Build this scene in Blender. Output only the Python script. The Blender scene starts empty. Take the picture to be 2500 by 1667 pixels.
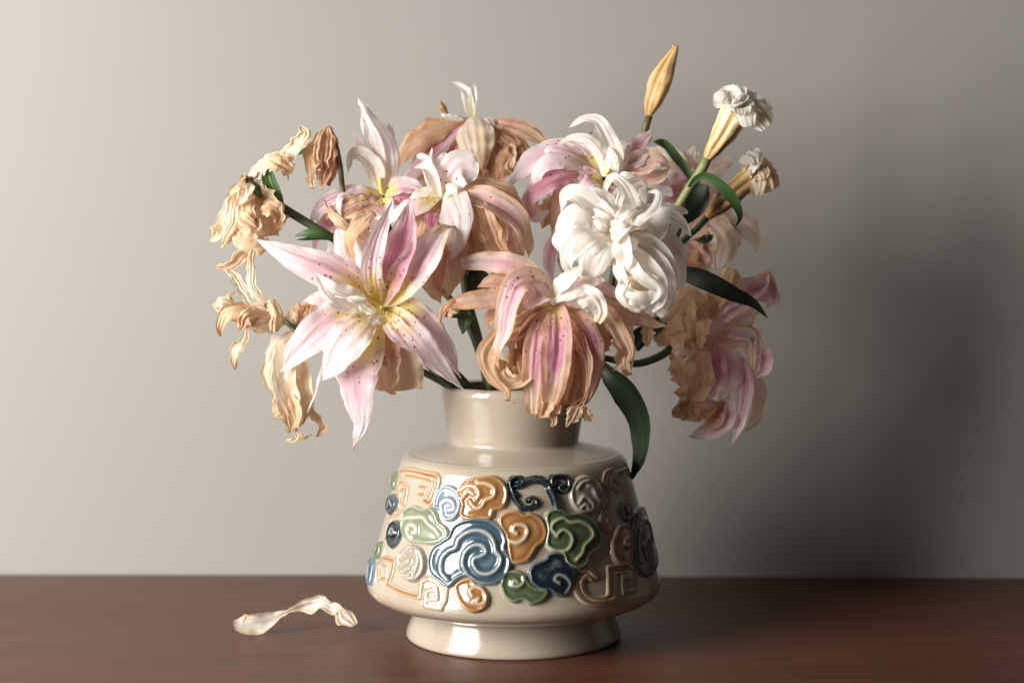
import bpy, math, random
import numpy as np
from mathutils import Vector, noise

# ------------------------------------------------------------------ units
# working unit "u" = 0.33 mm; X right, Y away from the viewer, Z up; table top z = 0, vase axis at the origin
S = 0.00033
FOC = 4284.0          # viewing distance to the vase axis, in u
CH = 1000.0           # lens height above the table, in u
random.seed(7)
sc = bpy.context.scene

# ------------------------------------------------------------------ camera
cam_d = bpy.data.cameras.new('camera'); cam = bpy.data.objects.new('camera', cam_d)
sc.collection.objects.link(cam); sc.camera = cam
cam.location = (-4*S, -FOC*S, CH*S)
cam.rotation_euler = (math.radians(90), 0, 0)
cam_d.sensor_width = 36.0
cam_d.lens = 36.0*FOC/2500.0
cam_d.shift_y = -(833.5-548.0)/2500.0
cam_d.clip_start = 0.05; cam_d.clip_end = 50
cam_d.dof.use_dof = True
cam_d.dof.focus_distance = (FOC-170)*S
cam_d.dof.aperture_fstop = 2.8

# ------------------------------------------------------------------ light
world = bpy.data.worlds.new('World'); sc.world = world; world.use_nodes = True
bg = world.node_tree.nodes['Background']
bg.inputs[0].default_value = (1.0, 0.92, 0.84, 1); bg.inputs[1].default_value = 0.055

def area(name, loc, target, sx, sy, power, col, spread):
    l = bpy.data.lights.new(name, 'AREA'); l.shape = 'RECTANGLE'; l.size = sx; l.size_y = sy
    l.energy = power; l.color = col; l.spread = math.radians(spread)
    o = bpy.data.objects.new(name, l); sc.collection.objects.link(o)
    o.location = loc
    o.rotation_euler = (Vector(target)-Vector(loc)).to_track_quat('-Z', 'Y').to_euler()
    return o
area('window_light', (-1.40, -0.96, 0.58), (0.0, 0.0, 0.26), 0.90, 1.05, 80, (1.0, 0.975, 0.938), 180)

vs = sc.view_settings
vs.view_transform = 'Standard'; vs.look = 'None'; vs.gamma = 1; vs.exposure = 0.0
vs.use_curve_mapping = False

# ------------------------------------------------------------------ helpers
def W(x, y, d):
    """photograph point (2500 wide) at distance d in front of the vase axis -> world u"""
    k = (FOC-d)/FOC
    return Vector(((x-1250)*k-4, -d, CH-(y-548)*k))
CROP = {'c1': (480, 200, 3.919), 'c2': (480, 550, 2.85), 'c3': (800, 180, 3.0145), 'c4': (600, 480, 2.529),
        'c5': (1050, 580, 3.015), 'c6': (1200, 260, 2.9036), 'c7': (1550, 90, 3.335), 'c8': (1550, 500, 2.6125),
        'v1': (880, 1080, 3.7325), 'v2': (1220, 1080, 3.734), 'v4': (550, 1380, 2.138), 's': (0, 0, 1.0)}
def cx(c, x, y):
    o = CROP[c]; return o[0]+x/o[2], o[1]+y/o[2]

def link(name, me, mat=None, parent=None):
    o = bpy.data.objects.new(name, me); sc.collection.objects.link(o)
    if mat is not None and me is not None: me.materials.append(mat)
    if parent is not None: o.parent = parent
    return o
def tag(o, label=None, cat=None, group=None, kind=None):
    if label: o['label'] = label
    if cat: o['category'] = cat
    if group: o['group'] = group
    if kind: o['kind'] = kind
    return o
def smooth(me):
    me.polygons.foreach_set('use_smooth', [True]*len(me.polygons))

def spline(P, n):
    """Catmull-Rom through points, resampled evenly by arc length"""
    P = [np.array(p, float) for p in P]
    if len(P) == 2: P = [P[0], (P[0]+P[1])/2, P[1]]
    Q = [2*P[0]-P[1]]+P+[2*P[-1]-P[-2]]
    out = []
    for i in range(1, len(Q)-2):
        p0, p1, p2, p3 = Q[i-1], Q[i], Q[i+1], Q[i+2]
        for t in np.linspace(0, 1, 16, endpoint=False):
            out.append(0.5*((2*p1)+(-p0+p2)*t+(2*p0-5*p1+4*p2-p3)*t*t+(-p0+3*p1-3*p2+p3)*t**3))
    out.append(P[-1]); out = np.array(out)
    L = np.r_[0, np.cumsum(np.linalg.norm(np.diff(out, axis=0), axis=1))]
    s = np.linspace(0, L[-1], n)
    return np.stack([np.interp(s, L, out[:, k]) for k in range(out.shape[1])], 1), L[-1]

# ------------------------------------------------------------------ materials
class NT:
    def __init__(s, name):
        s.m = bpy.data.materials.new(name); s.m.use_nodes = True
        s.t = s.m.node_tree; s.t.nodes.clear()
        s.out = s.t.nodes.new('ShaderNodeOutputMaterial')
    def n(s, typ, **kw):
        nd = s.t.nodes.new('ShaderNode'+typ)
        for k, v in kw.items():
            if k.startswith('i_'): 
                nd.inputs[k[2:].replace('_', ' ')].default_value = v
            else: setattr(nd, k, v)
        return nd
    def l(s, a, b): s.t.links.new(a, b)
    def math(s, op, a, b=None, clamp=False):
        nd = s.n('Math', operation=op, use_clamp=clamp)
        for i, v in enumerate((a, b)):
            if v is None: continue
            if isinstance(v, (int, float)): nd.inputs[i].default_value = v
            else: s.l(v, nd.inputs[i])
        return nd.outputs[0]
    def mix(s, f, a, b, mode='MIX'):
        nd = s.n('Mix', data_type='RGBA', blend_type=mode)
        for k, v in ((0, f), (6, a), (7, b)):
            if isinstance(v, (int, float)): nd.inputs[k].default_value = v
            elif isinstance(v, tuple): nd.inputs[k].default_value = v+(1,) if len(v) == 3 else v
            else: s.l(v, nd.inputs[k])
        return nd.outputs[2]
    def ramp(s, f, stops):
        nd = s.n('ValToRGB'); e = nd.color_ramp.elements
        while len(e) < len(stops): e.new(0.5)
        for el, (p, c) in zip(e, stops): el.position = p; el.color = tuple(c)+(1,)
        s.l(f, nd.inputs[0]); return nd.outputs[0]
    def noise(s, vec, scale, detail=3, rough=.5):
        nd = s.n('TexNoise'); nd.inputs['Scale'].default_value = scale
        nd.inputs['Detail'].default_value = detail; nd.inputs['Roughness'].default_value = rough
        if vec is not None: s.l(vec, nd.inputs['Vector'])
        return nd.outputs['Fac']
    def mapping(s, vec, scale=(1, 1, 1), rot=(0, 0, 0)):
        nd = s.n('Mapping'); nd.inputs['Scale'].default_value = scale; nd.inputs['Rotation'].default_value = rot
        s.l(vec, nd.inputs['Vector']); return nd.outputs[0]
    def bump(s, h, strength, dist):
        nd = s.n('Bump'); nd.inputs['Strength'].default_value = strength; nd.inputs['Distance'].default_value = dist
        s.l(h, nd.inputs['Height']); return nd.outputs[0]

def petal_material():
    k = NT('lily_petal')
    at = k.n('Attribute', attribute_name='tone')
    sep = k.n('SeparateColor'); k.l(at.outputs['Color'], sep.inputs[0])
    br, pk, sp, ye = sep.outputs[0], sep.outputs[1], sep.outputs[2], at.outputs['Alpha']
    uv = k.n('UVMap').outputs[0]
    fib = k.noise(k.mapping(uv, (2.4, 0.13, 1)), 1.6, 5, .68)
    blot = k.noise(k.mapping(uv, (.8, .35, 1)), 1.0, 4, .6)
    crin = k.noise(k.mapping(uv, (3.0, 2.0, 1)), 1.4, 3, .55)
    # pigments
    pk2 = k.math('ADD', pk, k.math('MULTIPLY', k.math('SUBTRACT', fib, .5), k.math('MULTIPLY', pk, 1.1)), True)
    fresh = k.ramp(pk2, [(0, (.92, .885, .82)), (.3, (.89, .735, .765)), (.65, (.80, .49, .565)), (1, (.60, .24, .34))])
    fresh = k.mix(ye, fresh, (.88, .72, .26))
    br2 = k.math('ADD', br, k.math('MULTIPLY', k.math('SUBTRACT', blot, .5), k.math('MULTIPLY', k.math('MINIMUM', br, .5), 1.7)))
    br2 = k.math('ADD', br2, k.math('MULTIPLY', k.math('SUBTRACT', fib, .5), k.math('MULTIPLY', br, .75)), True)
    dry = k.ramp(br2, [(0, (.90, .84, .74)), (.25, (.86, .71, .50)), (.5, (.70, .455, .275)), (.75, (.52, .29, .155)), (1, (.20, .09, .04))])
    mr = k.n('MapRange'); mr.interpolation_type = 'SMOOTHSTEP'
    mr.inputs['From Min'].default_value = .04; mr.inputs['From Max'].default_value = .27
    k.l(br2, mr.inputs['Value'])
    pinkdry = k.mix(k.math('MULTIPLY', pk2, .62, True), dry, (.56, .20, .22))
    col = k.mix(mr.outputs[0], fresh, pinkdry)
    # speckles
    vo = k.n('TexVoronoi', feature='F1'); vo.inputs['Scale'].default_value = 2.7; k.l(uv, vo.inputs['Vector'])
    vs_ = k.n('SeparateColor'); k.l(vo.outputs['Color'], vs_.inputs[0])
    size = k.math('MULTIPLY', vs_.outputs[1], .12)
    size = k.math('ADD', size, .15)
    dot = k.math('LESS_THAN', vo.outputs['Distance'], size)
    gate = k.math('LESS_THAN', vs_.outputs[0], k.math('MULTIPLY', sp, 1.15))
    col = k.mix(k.math('MULTIPLY', k.math('MULTIPLY', dot, gate), .88), col, (.30, .02, .05))
    h = k.math('ADD', k.math('MULTIPLY', fib, .9), k.math('MULTIPLY', crin, k.math('ADD', k.math('MULTIPLY', br, .9), .25)))
    h = k.math('ADD', h, k.math('MULTIPLY', k.math('MULTIPLY', dot, gate), .3))
    bmp = k.bump(h, .8, .0012)
    p = k.n('BsdfPrincipled'); k.l(col, p.inputs['Base Color']); k.l(bmp, p.inputs['Normal'])
    p.inputs['Roughness'].default_value = .42
    p.inputs['Specular IOR Level'].default_value = .35
    p.inputs['Sheen Weight'].default_value = .0
    tr = k.n('BsdfTranslucent'); k.l(col, tr.inputs[0]); k.l(bmp, tr.inputs['Normal'])
    mx = k.n('MixShader'); mx.inputs[0].default_value = .5
    k.l(p.outputs[0], mx.inputs[1]); k.l(tr.outputs[0], mx.inputs[2]); k.l(mx.outputs[0], k.out.inputs[0])
    return k.m

def leaf_material(name, c1, c2, trans=.18):
    k = NT(name); uv = k.n('UVMap').outputs[0]
    v = k.noise(k.mapping(uv, (6, .15, 1)), 1.3, 3, .5)
    b = k.noise(k.mapping(uv, (.6, .3, 1)), 1.0, 3, .5)
    col = k.mix(k.math('ADD', k.math('MULTIPLY', v, .5), k.math('MULTIPLY', b, .5)), c1, c2)
    bm = k.bump(v, .5, .0008)
    p = k.n('BsdfPrincipled'); k.l(col, p.inputs['Base Color']); k.l(bm, p.inputs['Normal']); p.inputs['Roughness'].default_value = .48
    tr = k.n('BsdfTranslucent'); k.l(col, tr.inputs[0])
    mx = k.n('MixShader'); mx.inputs[0].default_value = trans
    k.l(p.outputs[0], mx.inputs[1]); k.l(tr.outputs[0], mx.inputs[2]); k.l(mx.outputs[0], k.out.inputs[0])
    return k.m

def stem_material(name, c1, c2):
    k = NT(name); tc = k.n('TexCoord').outputs['Object']
    col = k.mix(k.noise(tc, 55, 4, .6), c1, c2)
    p = k.n('BsdfPrincipled'); k.l(col, p.inputs['Base Color']); p.inputs['Roughness'].default_value = .45
    k.l(k.bump(k.noise(tc, 260, 3), .25, .0005), p.inputs['Normal'])
    k.l(p.outputs[0], k.out.inputs[0]); return k.m

def glaze_material(name):
    """cream stoneware glaze"""
    k = NT(name); tc = k.n('TexCoord').outputs['Object']
    col = k.mix(k.noise(tc, 22, 4, .6), (.325, .272, .205), (.390, .338, .268))
    zz = k.n('SeparateXYZ'); k.l(tc, zz.inputs[0])
    band = k.math('MULTIPLY', k.math('GREATER_THAN', zz.outputs[2], .032), k.math('LESS_THAN', zz.outputs[2], .140))
    wash = k.math('MULTIPLY', k.ramp(k.noise(tc, 34, 4, .65), [(.50, (0, 0, 0)), (.72, (1, 1, 1))]), k.math('MULTIPLY', band, .45))
    col = k.mix(wash, col, (.32, .175, .08))
    cr = k.n('TexVoronoi', feature='DISTANCE_TO_EDGE'); cr.inputs['Scale'].default_value = 85; k.l(tc, cr.inputs['Vector'])
    col = k.mix(k.math('MULTIPLY', k.math('LESS_THAN', cr.outputs['Distance'], .025), .05), col, (.16, .10, .06))
    sp = k.n('TexVoronoi'); sp.inputs['Scale'].default_value = 70; k.l(tc, sp.inputs['Vector'])
    sc_ = k.n('SeparateColor'); k.l(sp.outputs['Color'], sc_.inputs[0])
    dot = k.math('MULTIPLY', k.math('LESS_THAN', sp.outputs['Distance'], .06), k.math('LESS_THAN', sc_.outputs[0], .12))
    col = k.mix(k.math('MULTIPLY', dot, .7), col, (.16, .09, .05))
    p = k.n('BsdfPrincipled'); k.l(col, p.inputs['Base Color']); p.inputs['Roughness'].default_value = .16
    p.inputs['Coat Weight'].default_value = .4; p.inputs['Coat Roughness'].default_value = .05
    k.l(k.bump(k.noise(tc, 45, 2), .10, .002), p.inputs['Normal'])
    k.l(p.outputs[0], k.out.inputs[0]); return k.m

def relief_material(name, deep, mid, light):
    """coloured glaze: thin and pale on the ridges, pooled and deep in the channels"""
    k = NT(name); tc = k.n('TexCoord').outputs['Object']
    a = k.n('Attribute', attribute_name='ridge').outputs['Fac']
    f = k.math('ADD', a, k.math('MULTIPLY', k.math('SUBTRACT', k.noise(tc, 60, 4, .6), .5), .55), True)
    col = k.ramp(f, [(0, deep), (.42, mid), (.80, light), (1, (.37, .32, .25))])
    p = k.n('BsdfPrincipled'); k.l(col, p.inputs['Base Color']); p.inputs['Roughness'].default_value = .14
    p.inputs['Coat Weight'].default_value = .5; p.inputs['Coat Roughness'].default_value = .05
    k.l(k.bump(k.noise(tc, 90, 2), .12, .0015), p.inputs['Normal'])
    k.l(p.outputs[0], k.out.inputs[0]); return k.m

def wood_material():
    k = NT('table_wood'); tc = k.n('TexCoord').outputs['Object']
    g = k.noise(k.mapping(tc, (2.2, 60, 20)), 3.0, 6, .62)
    g2 = k.noise(k.mapping(tc, (5, 260, 60)), 3.0, 3, .6)
    b = k.noise(k.mapping(tc, (1.2, 3.5, 1)), 2.0, 3, .5)
    f = k.math('ADD', k.math('MULTIPLY', g, .6), k.math('ADD', k.math('MULTIPLY', g2, .25), k.math('MULTIPLY', b, .25)), True)
    col = k.ramp(f, [(.28, (.042, .015, .008)), (.5, (.084, .030, .016)), (.72, (.128, .049, .027))])
    p = k.n('BsdfPrincipled'); k.l(col, p.inputs['Base Color'])
    p.inputs['Specular IOR Level'].default_value = .24
    rr = k.math('ADD', k.math('MULTIPLY', b, .16), .28); k.l(rr, p.inputs['Roughness'])
    k.l(k.bump(k.math('ADD', g, k.math('MULTIPLY', g2, .7)), .12, .0008), p.inputs['Normal'])
    k.l(p.outputs[0], k.out.inputs[0]); return k.m

def wall_material():
    k = NT('wall_paint'); tc = k.n('TexCoord').outputs['Object']
    col = k.mix(k.noise(tc, 2.2, 4, .55), (.268, .251, .229), (.292, .275, .252))
    p = k.n('BsdfPrincipled'); k.l(col, p.inputs['Base Color']); p.inputs['Roughness'].default_value = .75
    k.l(k.bump(k.math('ADD', k.noise(tc, 300, 3), k.math('MULTIPLY', k.noise(tc, 45, 3), .6)), .16, .0015), p.inputs['Normal'])
    k.l(p.outputs[0], k.out.inputs[0]); return k.m

def bud_material():
    k = NT('golden_bud'); uv = k.n('UVMap').outputs[0]
    at = k.n('Attribute', attribute_name='tone'); sep = k.n('SeparateColor'); k.l(at.outputs['Color'], sep.inputs[0])
    f = k.noise(k.mapping(uv, (7, .25, 1)), 1.6, 4, .6)
    v = k.math('ADD', sep.outputs[0], k.math('MULTIPLY', k.math('SUBTRACT', f, .5), .55), True)
    col = k.ramp(v, [(0, (.90, .84, .70)), (.3, (.80, .60, .33)), (.6, (.58, .34, .12)), (1, (.26, .12, .04))])
    p = k.n('BsdfPrincipled'); k.l(col, p.inputs['Base Color']); p.inputs['Roughness'].default_value = .45
    k.l(k.bump(f, .6, .001), p.inputs['Normal'])
    k.l(p.outputs[0], k.out.inputs[0]); return k.m

M_PETAL = petal_material()
M_LEAF = leaf_material('leaf_green', (.030, .075, .020), (.070, .150, .040))
M_LEAFD = leaf_material('leaf_dark_green', (.008, .022, .008), (.018, .040, .014), .06)
M_STEM = stem_material('stem_green', (.030, .050, .018), (.070, .095, .036))
M_STEML = stem_material('stem_light_green', (.16, .20, .065), (.26, .29, .12))
M_STEMB = stem_material('stem_brown_green', (.10, .075, .030), (.17, .125, .06))
M_PIST = stem_material('pistil_yellow_green', (.55, .50, .08), (.70, .66, .22))
M_ANTH = stem_material('anther_brown', (.20, .09, .03), (.34, .18, .06))
M_BUD = bud_material()
M_GLAZE = glaze_material('cream_glaze')
M_WOOD = wood_material(); M_WALL = wall_material()
RC = {'blue': relief_material('blue_glaze', (0.008, 0.020, 0.030), (0.061, 0.097, 0.122), (0.304, 0.334, 0.327)),
      'pale_blue': relief_material('pale_blue_glaze', (0.076, 0.114, 0.167), (0.190, 0.236, 0.289), (0.456, 0.456, 0.426)),
      'navy': relief_material('navy_glaze', (0.003, 0.007, 0.012), (0.009, 0.017, 0.026), (0.198, 0.220, 0.220)),
      'orange': relief_material('amber_glaze', (0.152, 0.057, 0.014), (0.296, 0.144, 0.052), (0.456, 0.350, 0.228)),
      'green': relief_material('green_glaze', (0.023, 0.038, 0.014), (0.084, 0.110, 0.053), (0.304, 0.319, 0.213)),
      'pale_green': relief_material('pale_green_glaze', (0.099, 0.129, 0.065), (0.258, 0.281, 0.198), (0.456, 0.441, 0.357)),
      'fret': relief_material('amber_wash_glaze', (.25, .085, .018), (.36, .225, .115), (.42, .365, .285)),
      'brown': relief_material('brown_wash_glaze', (.15, .06, .02), (.28, .18, .10), (.38, .31, .23)),
      'cream': relief_material('cream_relief_glaze', (.23, .19, .145), (.31, .268, .212), (.38, .335, .275))}

# ------------------------------------------------------------------ setting: table and wall
WALL_Y = 718.0
def sheet(name, pts, mat):
    me = bpy.data.meshes.new(name); me.from_pydata([tuple(c*S for c in p) for p in pts], [], [(0, 1, 2, 3)]); me.update()
    return tag(link(name, me, mat), kind='structure')
def box(name, a, b, mat):
    x0, y0, z0 = a; x1, y1, z1 = b
    v = [(x*S, y*S, z*S) for z in (z0, z1) for y in (y0, y1) for x in (x0, x1)]
    f = [(0, 2, 3, 1), (4, 5, 7, 6), (0, 1, 5, 4), (2, 6, 7, 3), (0, 4, 6, 2), (1, 3, 7, 5)]
    me = bpy.data.meshes.new(name); me.from_pydata(v, [], f); me.update()
    return link(name, me, mat)
wall = box('wall', (-6000, 0, -1200), (6000, 200, 5000), M_WALL); tag(wall, kind='structure')
wall.location.y = WALL_Y*S; wall.rotation_euler.z = math.radians(-1.4)
tbl = box('table_top', (-1900, -1250, -90), (3600, WALL_Y+12, 0), M_WOOD); tag(tbl, kind='structure')
tbl.location.z = 0

# ------------------------------------------------------------------ vase
PROF = [(150, 606), (163, 610), (173, 608), (177.5, 602), (177, 590), (172.5, 560), (167, 525), (162, 495), (158.5, 476), (160, 470),
        (168, 467), (200, 458), (232, 450), (247, 446), (252, 443.5), (254.5, 444), (257, 442), (263, 439.5), (269, 435), (274, 428), (278, 419), (283, 403),
        (296, 355), (310, 303), (324, 252), (338, 200), (350, 158), (355.5, 138), (357, 128), (355, 118), (347, 108),
        (332, 98), (310, 89), (285, 82), (262, 78), (249, 75.5), (243, 72), (241.5, 67), (243, 61), (246, 52), (250, 41), (255, 29),
        (260, 17), (262, 10), (261.5, 5), (259, 1.5), (250, 0), (225, 4), (0, 8)]
INNER = [(0, 40), (200, 42), (325, 130), (300, 240), (255, 400), (240, 418), (160, 440), (146, 470), (150, 540), (160, 590), (150, 606)]
def lathe_mesh(name, prof, n=160):
    # round profile by interpolating once
    v, f = [], []
    for r, z in prof:
        for i in range(n):
            a = 2*math.pi*i/n
            v.append((r*math.cos(a)*S, r*math.sin(a)*S, z*S))
    for j in range(len(prof)-1):
        for i in range(n):
            i2 = (i+1) % n
            f.append((j*n+i, j*n+i2, (j+1)*n+i2, (j+1)*n+i))
    me = bpy.data.meshes.new(name); me.from_pydata(v, [], f); me.update()
    smooth(me); return me
VCX = 0.0
vase = bpy.data.objects.new('vase', None); sc.collection.objects.link(vase)
tag(vase, 'cream glazed ceramic vase with raised blue, green and amber cloud scrolls', 'vase')
body = link('body', lathe_mesh('vase_body', PROF), M_GLAZE, vase)
link('inner_wall', lathe_mesh('vase_inner_wall', INNER, 96), M_GLAZE, vase)

BZ = np.array([p[1] for p in PROF[20:32]][::-1], float); BR = np.array([p[0] for p in PROF[20:32]][::-1], float)
def rad(z): return np.interp(z, BZ, BR)
def to_surf(x, y):
    best = None
    for d in np.arange(362, -300, -1.0):
        k = (FOC-d)/FOC; X = (x-1250)*k-4; Z = CH-(y-548)*k
        Z = min(max(Z, 100), 424)
        gap = math.hypot(X, d)-float(rad(Z))
        if best is None or gap < best[0]: best = (gap, X, d, Z)
        if gap <= 0: break
    _, X, d, Z = best
    return math.atan2(X, d), Z          # angle 0 faces the viewer
def seg_dist(P, A, B):
    d = B-A; L2 = (d**2).sum()+1e-9
    t = np.clip(((P-A)@d)/L2, 0, 1)
    return np.linalg.norm(P-(A+t[:, None]*d), axis=1)
def poly_dist(P, poly, closed):
    D = np.full(len(P), 1e9)
    n = len(poly)
    for i in range(n if closed else n-1):
        D = np.minimum(D, seg_dist(P, poly[i], poly[(i+1) % n]))
    return D
def inside(P, poly):
    x, y = P[:, 0], P[:, 1]; c = np.zeros(len(P), bool); n = len(poly)
    for i in range(n):
        x0, y0 = poly[i]; x1, y1 = poly[(i+1) % n]
        if y0 == y1: continue
        c ^= ((y0 > y) != (y1 > y)) & (x < (x1-x0)*(y-y0)/(y1-y0)+x0)
    return c
def smst(a, b, x):
    t = np.clip((x-a)/(b-a), 0, 1); return t*t*(3-2*t)
def relief(name, crop, colour, outline=None, ridges=(), strokes=(), H=7.5, R=4.8, rw=5.4, g=2.0, label=None, square=False, band=False, grow=5.0):
    def conv(pts):
        return np.array([to_surf(*cx(crop, x, y)) for x, y in pts])
    alls = []
    if outline: alls.append(conv(outline))
    rs = [conv(r) for r in ridges]; ss = [(conv(p), r*(1.75 if band else 1)/CROP[crop][2]) for p, r in strokes]
    for p, _ in ss: alls.append(p)
    zm = np.concatenate(alls)[:, 1].mean(); Rr = float(rad(zm)); sl = 1.035
    m = lambda q: np.stack([q[:, 0]*Rr, q[:, 1]*sl], 1)
    def smoothline(q, closed):
        q = m(q)
        if square: return q
        if closed:
            qq = np.concatenate([q[-2:], q, q[:2]]); o, _ = spline(list(qq), 20*len(qq)//3)
            n = len(o); k = int(n*2/(len(qq)-1)); return spline(list(np.concatenate([q, q[:1]])), 6*len(q))[0][:-1]
        return spline(list(q), 7*len(q))[0]
    OL = smoothline(alls[0], True) if outline else None
    RS = [smoothline(r, False) for r in rs]; SS = [(smoothline(p, False), r) for p, r in ss]
    allp = np.concatenate(([OL] if OL is not None else [])+[p for p, _ in SS])
    mar = 14+max([r for _, r in SS], default=0)
    a0, b0 = allp.min(0)-mar; a1, b1 = allp.max(0)+mar
    na, nb = int((a1-a0)/g)+2, int((b1-b0)/g)+2
    A, B = np.meshgrid(np.linspace(a0, a1, na), np.linspace(b0, b1, nb)); P = np.stack([A.ravel(), B.ravel()], 1)
    s = np.full(len(P), -1e9); cen = np.zeros(len(P))
    if OL is not None:
        dd = poly_dist(P, OL, True); s = np.where(inside(P, OL), dd, -dd)+grow
    for p, r in SS:
        q = poly_dist(P, p, False); s = np.maximum(s, r-q)
        cen = np.maximum(cen, np.exp(-((q-(.64*r if band else 0))/(r*(.27 if band else .62)))**2))
    rid = np.zeros(len(P))
    if OL is not None: rid = np.exp(-((s-5.5)/5.0)**2)
    rcol = rid*.62
    for r in RS:
        q = poly_dist(P, r, False); e = np.exp(-(q/rw)**2)
        rid = np.maximum(rid, e)
        rcol = np.maximum(rcol, e)
        # glaze pools beside the ridge
        pass
    if SS and OL is None:
        rid = cen; rcol = cen if band else cen*.45
    body_tone = .12
    if OL is not None:
        dm = np.abs(s-5.5)
        for r_ in RS: dm = np.minimum(dm, poly_dist(P, r_, False))
        body_tone = .10+.34*smst(5, 20, dm)
    h = -2.2+(H+2.2)*smst(-2.2, 9, s)+R*rid*smst(-1, 3, s)
    if OL is not None: h += 2.5*smst(3, 30, s)
    th = P[:, 0]/Rr; z = np.clip(P[:, 1]/sl, 92, 428); r0 = rad(z)
    nz, nr = .255, .967
    rr = r0+h*nr; zz = z+h*nz
    V = np.stack([rr*np.sin(th)*S, -rr*np.cos(th)*S, zz*S], 1)
    keep = s > -2.6
    idx = np.arange(na*nb).reshape(nb, na)
    q = np.stack([idx[:-1, :-1], idx[:-1, 1:], idx[1:, 1:], idx[1:, :-1]], -1).reshape(-1, 4)
    q = q[keep[q].all(1)]
    used = np.unique(q); rm = -np.ones(na*nb, int); rm[used] = np.arange(len(used))
    me = bpy.data.meshes.new(name); me.from_pydata(V[used].tolist(), [], rm[q].tolist()); me.update(); smooth(me)
    at = me.attributes.new('ridge', 'FLOAT', 'POINT')
    tone = np.clip(body_tone+rcol*.72+(.75 if OL is not None else .3)*(1-smst(-1.5, 4.5, s)), 0, 1)
    at.data.foreach_set('value', tone[used].astype(np.float32))
    o = link(name, me, RC[colour], vase)
    if label: o['label'] = label
    return o

rel = []
rel.append(relief('cloud_scroll', 'v1', 'blue', [(820,860),(870,760),(960,710),(1080,695),(1200,720),(1290,790),(1330,900),(1315,960),(1362,1060),(1350,1170),(1290,1250),(1180,1290),(1070,1270),(985,1210),(900,1240),(820,1310),(740,1270),(660,1200),(640,1080),(680,960),(760,900)],
    [[(985,1200),(950,1110),(975,1000),(1050,940),(1120,945),(1155,1000),(1115,1035)], [(1150,1010),(1100,1040),(1050,1060),(1045,1120),(1100,1190),(1190,1195),(1260,1140),(1285,1060),(1240,990)],
     [(820,1260),(760,1180),(770,1060),(830,990),(890,960),(920,880),(1000,820),(1100,805),(1190,850),(1230,930),(1240,990)]], H=9.5, R=5.5, label='large blue cloud scroll'))
rel.append(relief('cloud_scroll', 'v1', 'pale_blue', [(680,590),(710,470),(770,405),(840,405),(900,450),(925,530),(915,620),(870,690),(820,710),(770,690),(740,620)],
    [[(765,650),(760,570),(810,530),(860,550),(875,610),(830,620)]], label='small pale blue cloud curl'))
rel.append(relief('cloud_scroll', 'v1', 'orange', [(900,420),(960,350),(1060,330),(1180,310),(1270,340),(1330,410),(1340,500),(1300,590),(1220,620),(1190,690),(1080,690),(980,700),(920,660),(935,560),(890,480)],
    [[(930,440),(990,400),(1060,410),(1095,470),(1070,520)], [(950,500),(1000,450),(1050,480)], [(1010,540),(1060,600),(1110,590),(1150,530),(1220,490),(1225,420),(1160,380),(1080,370)]]))
rel.append(relief('cloud_scroll', 'v1', 'pale_green', [(390,700),(430,620),(500,580),(580,610),(650,600),(700,650),(730,730),(790,780),(810,850),(740,900),(640,920),(540,910),(440,890),(400,810)],
    [[(400,760),(440,700),(520,690),(600,690),(650,750),(700,790),(740,850)], [(480,870),(450,810),(480,760),(530,770),(540,820),(510,830)]]))
rel.append(relief('leaf_scroll', 'v1', 'navy', [(265,890),(280,790),(320,720),(370,740),(385,820),(350,910),(295,955)], [[(300,840),(320,790),(345,820),(320,845)]]))
rel.append(relief('cloud_scroll', 'v1', 'orange', [(870,1310),(920,1260),(1010,1240),(1060,1290),(1120,1320),(1165,1400),(1150,1490),(1080,1535),(1000,1530),(930,1470),(890,1390)],
    [[(1030,1400),(1010,1350),(1060,1315),(1130,1345),(1155,1420),(1110,1475),(1065,1455),(1090,1425)]]))
rel.append(relief('cloud_scroll', 'v2', 'orange', [(0,690),(60,640),(160,625),(230,660),(290,650),(370,700),(415,800),(400,890),(330,950),(290,1020),(240,1080),(150,1100),(100,1080),(80,960),(60,850),(10,760)],
    [[(90,900),(160,915),(220,880),(250,810),(220,760),(150,755),(125,800),(155,830)]]))
rel.append(relief('cloud_scroll', 'v2', 'green', [(410,690),(440,630),(540,610),(620,650),(720,650),(820,690),(880,780),(910,880),(880,970),(800,1030),(780,1110),(700,1150),(600,1100),(560,1010),(470,980),(415,920),(430,800)],
    [[(510,850),(460,790),(480,730),(560,695),(630,730),(720,730),(800,780),(820,860),(750,940),(730,1010),(680,1070)], [(500,850),(560,800),(620,830),(640,900),(600,980),(500,990),(420,950)]], H=8.5))
rel.append(relief('cloud_scroll', 'v2', 'navy', [(265,1180),(310,1110),(410,1070),(440,1020),(520,1005),(590,1040),(630,1120),(690,1180),(660,1250),(630,1330),(580,1390),(510,1380),(450,1340),(360,1330),(290,1270)],
    [[(530,1280),(490,1250),(520,1210),(590,1230),(630,1300),(590,1380)]]))
rel.append(relief('cloud_scroll', 'v2', 'green', [(10,1300),(40,1210),(110,1170),(200,1190),(250,1270),(330,1330),(430,1350),(390,1430),(290,1470),(210,1430),(130,1450),(50,1400)],
    [[(215,1200),(215,1270),(170,1310),(120,1300),(130,1260),(165,1275)]]))
rel.append(relief('bridge_scroll', 'v2', 'navy', None, strokes=[([(150,395),(190,400),(205,350),(150,320),(95,360),(110,430),(160,480)], 30), ([(110,440),(150,530),(210,590),(280,600),(330,560),(310,510),(262,525)], 32),
    ([(190,390),(290,345),(390,350),(450,400)], 38), ([(470,400),(470,330),(540,285),(610,330),(615,410),(570,445),(530,420),(545,385)], 30), ([(450,420),(490,500),(520,600)], 40)], H=8, R=4, label='dark blue bridge of curls'))
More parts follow.
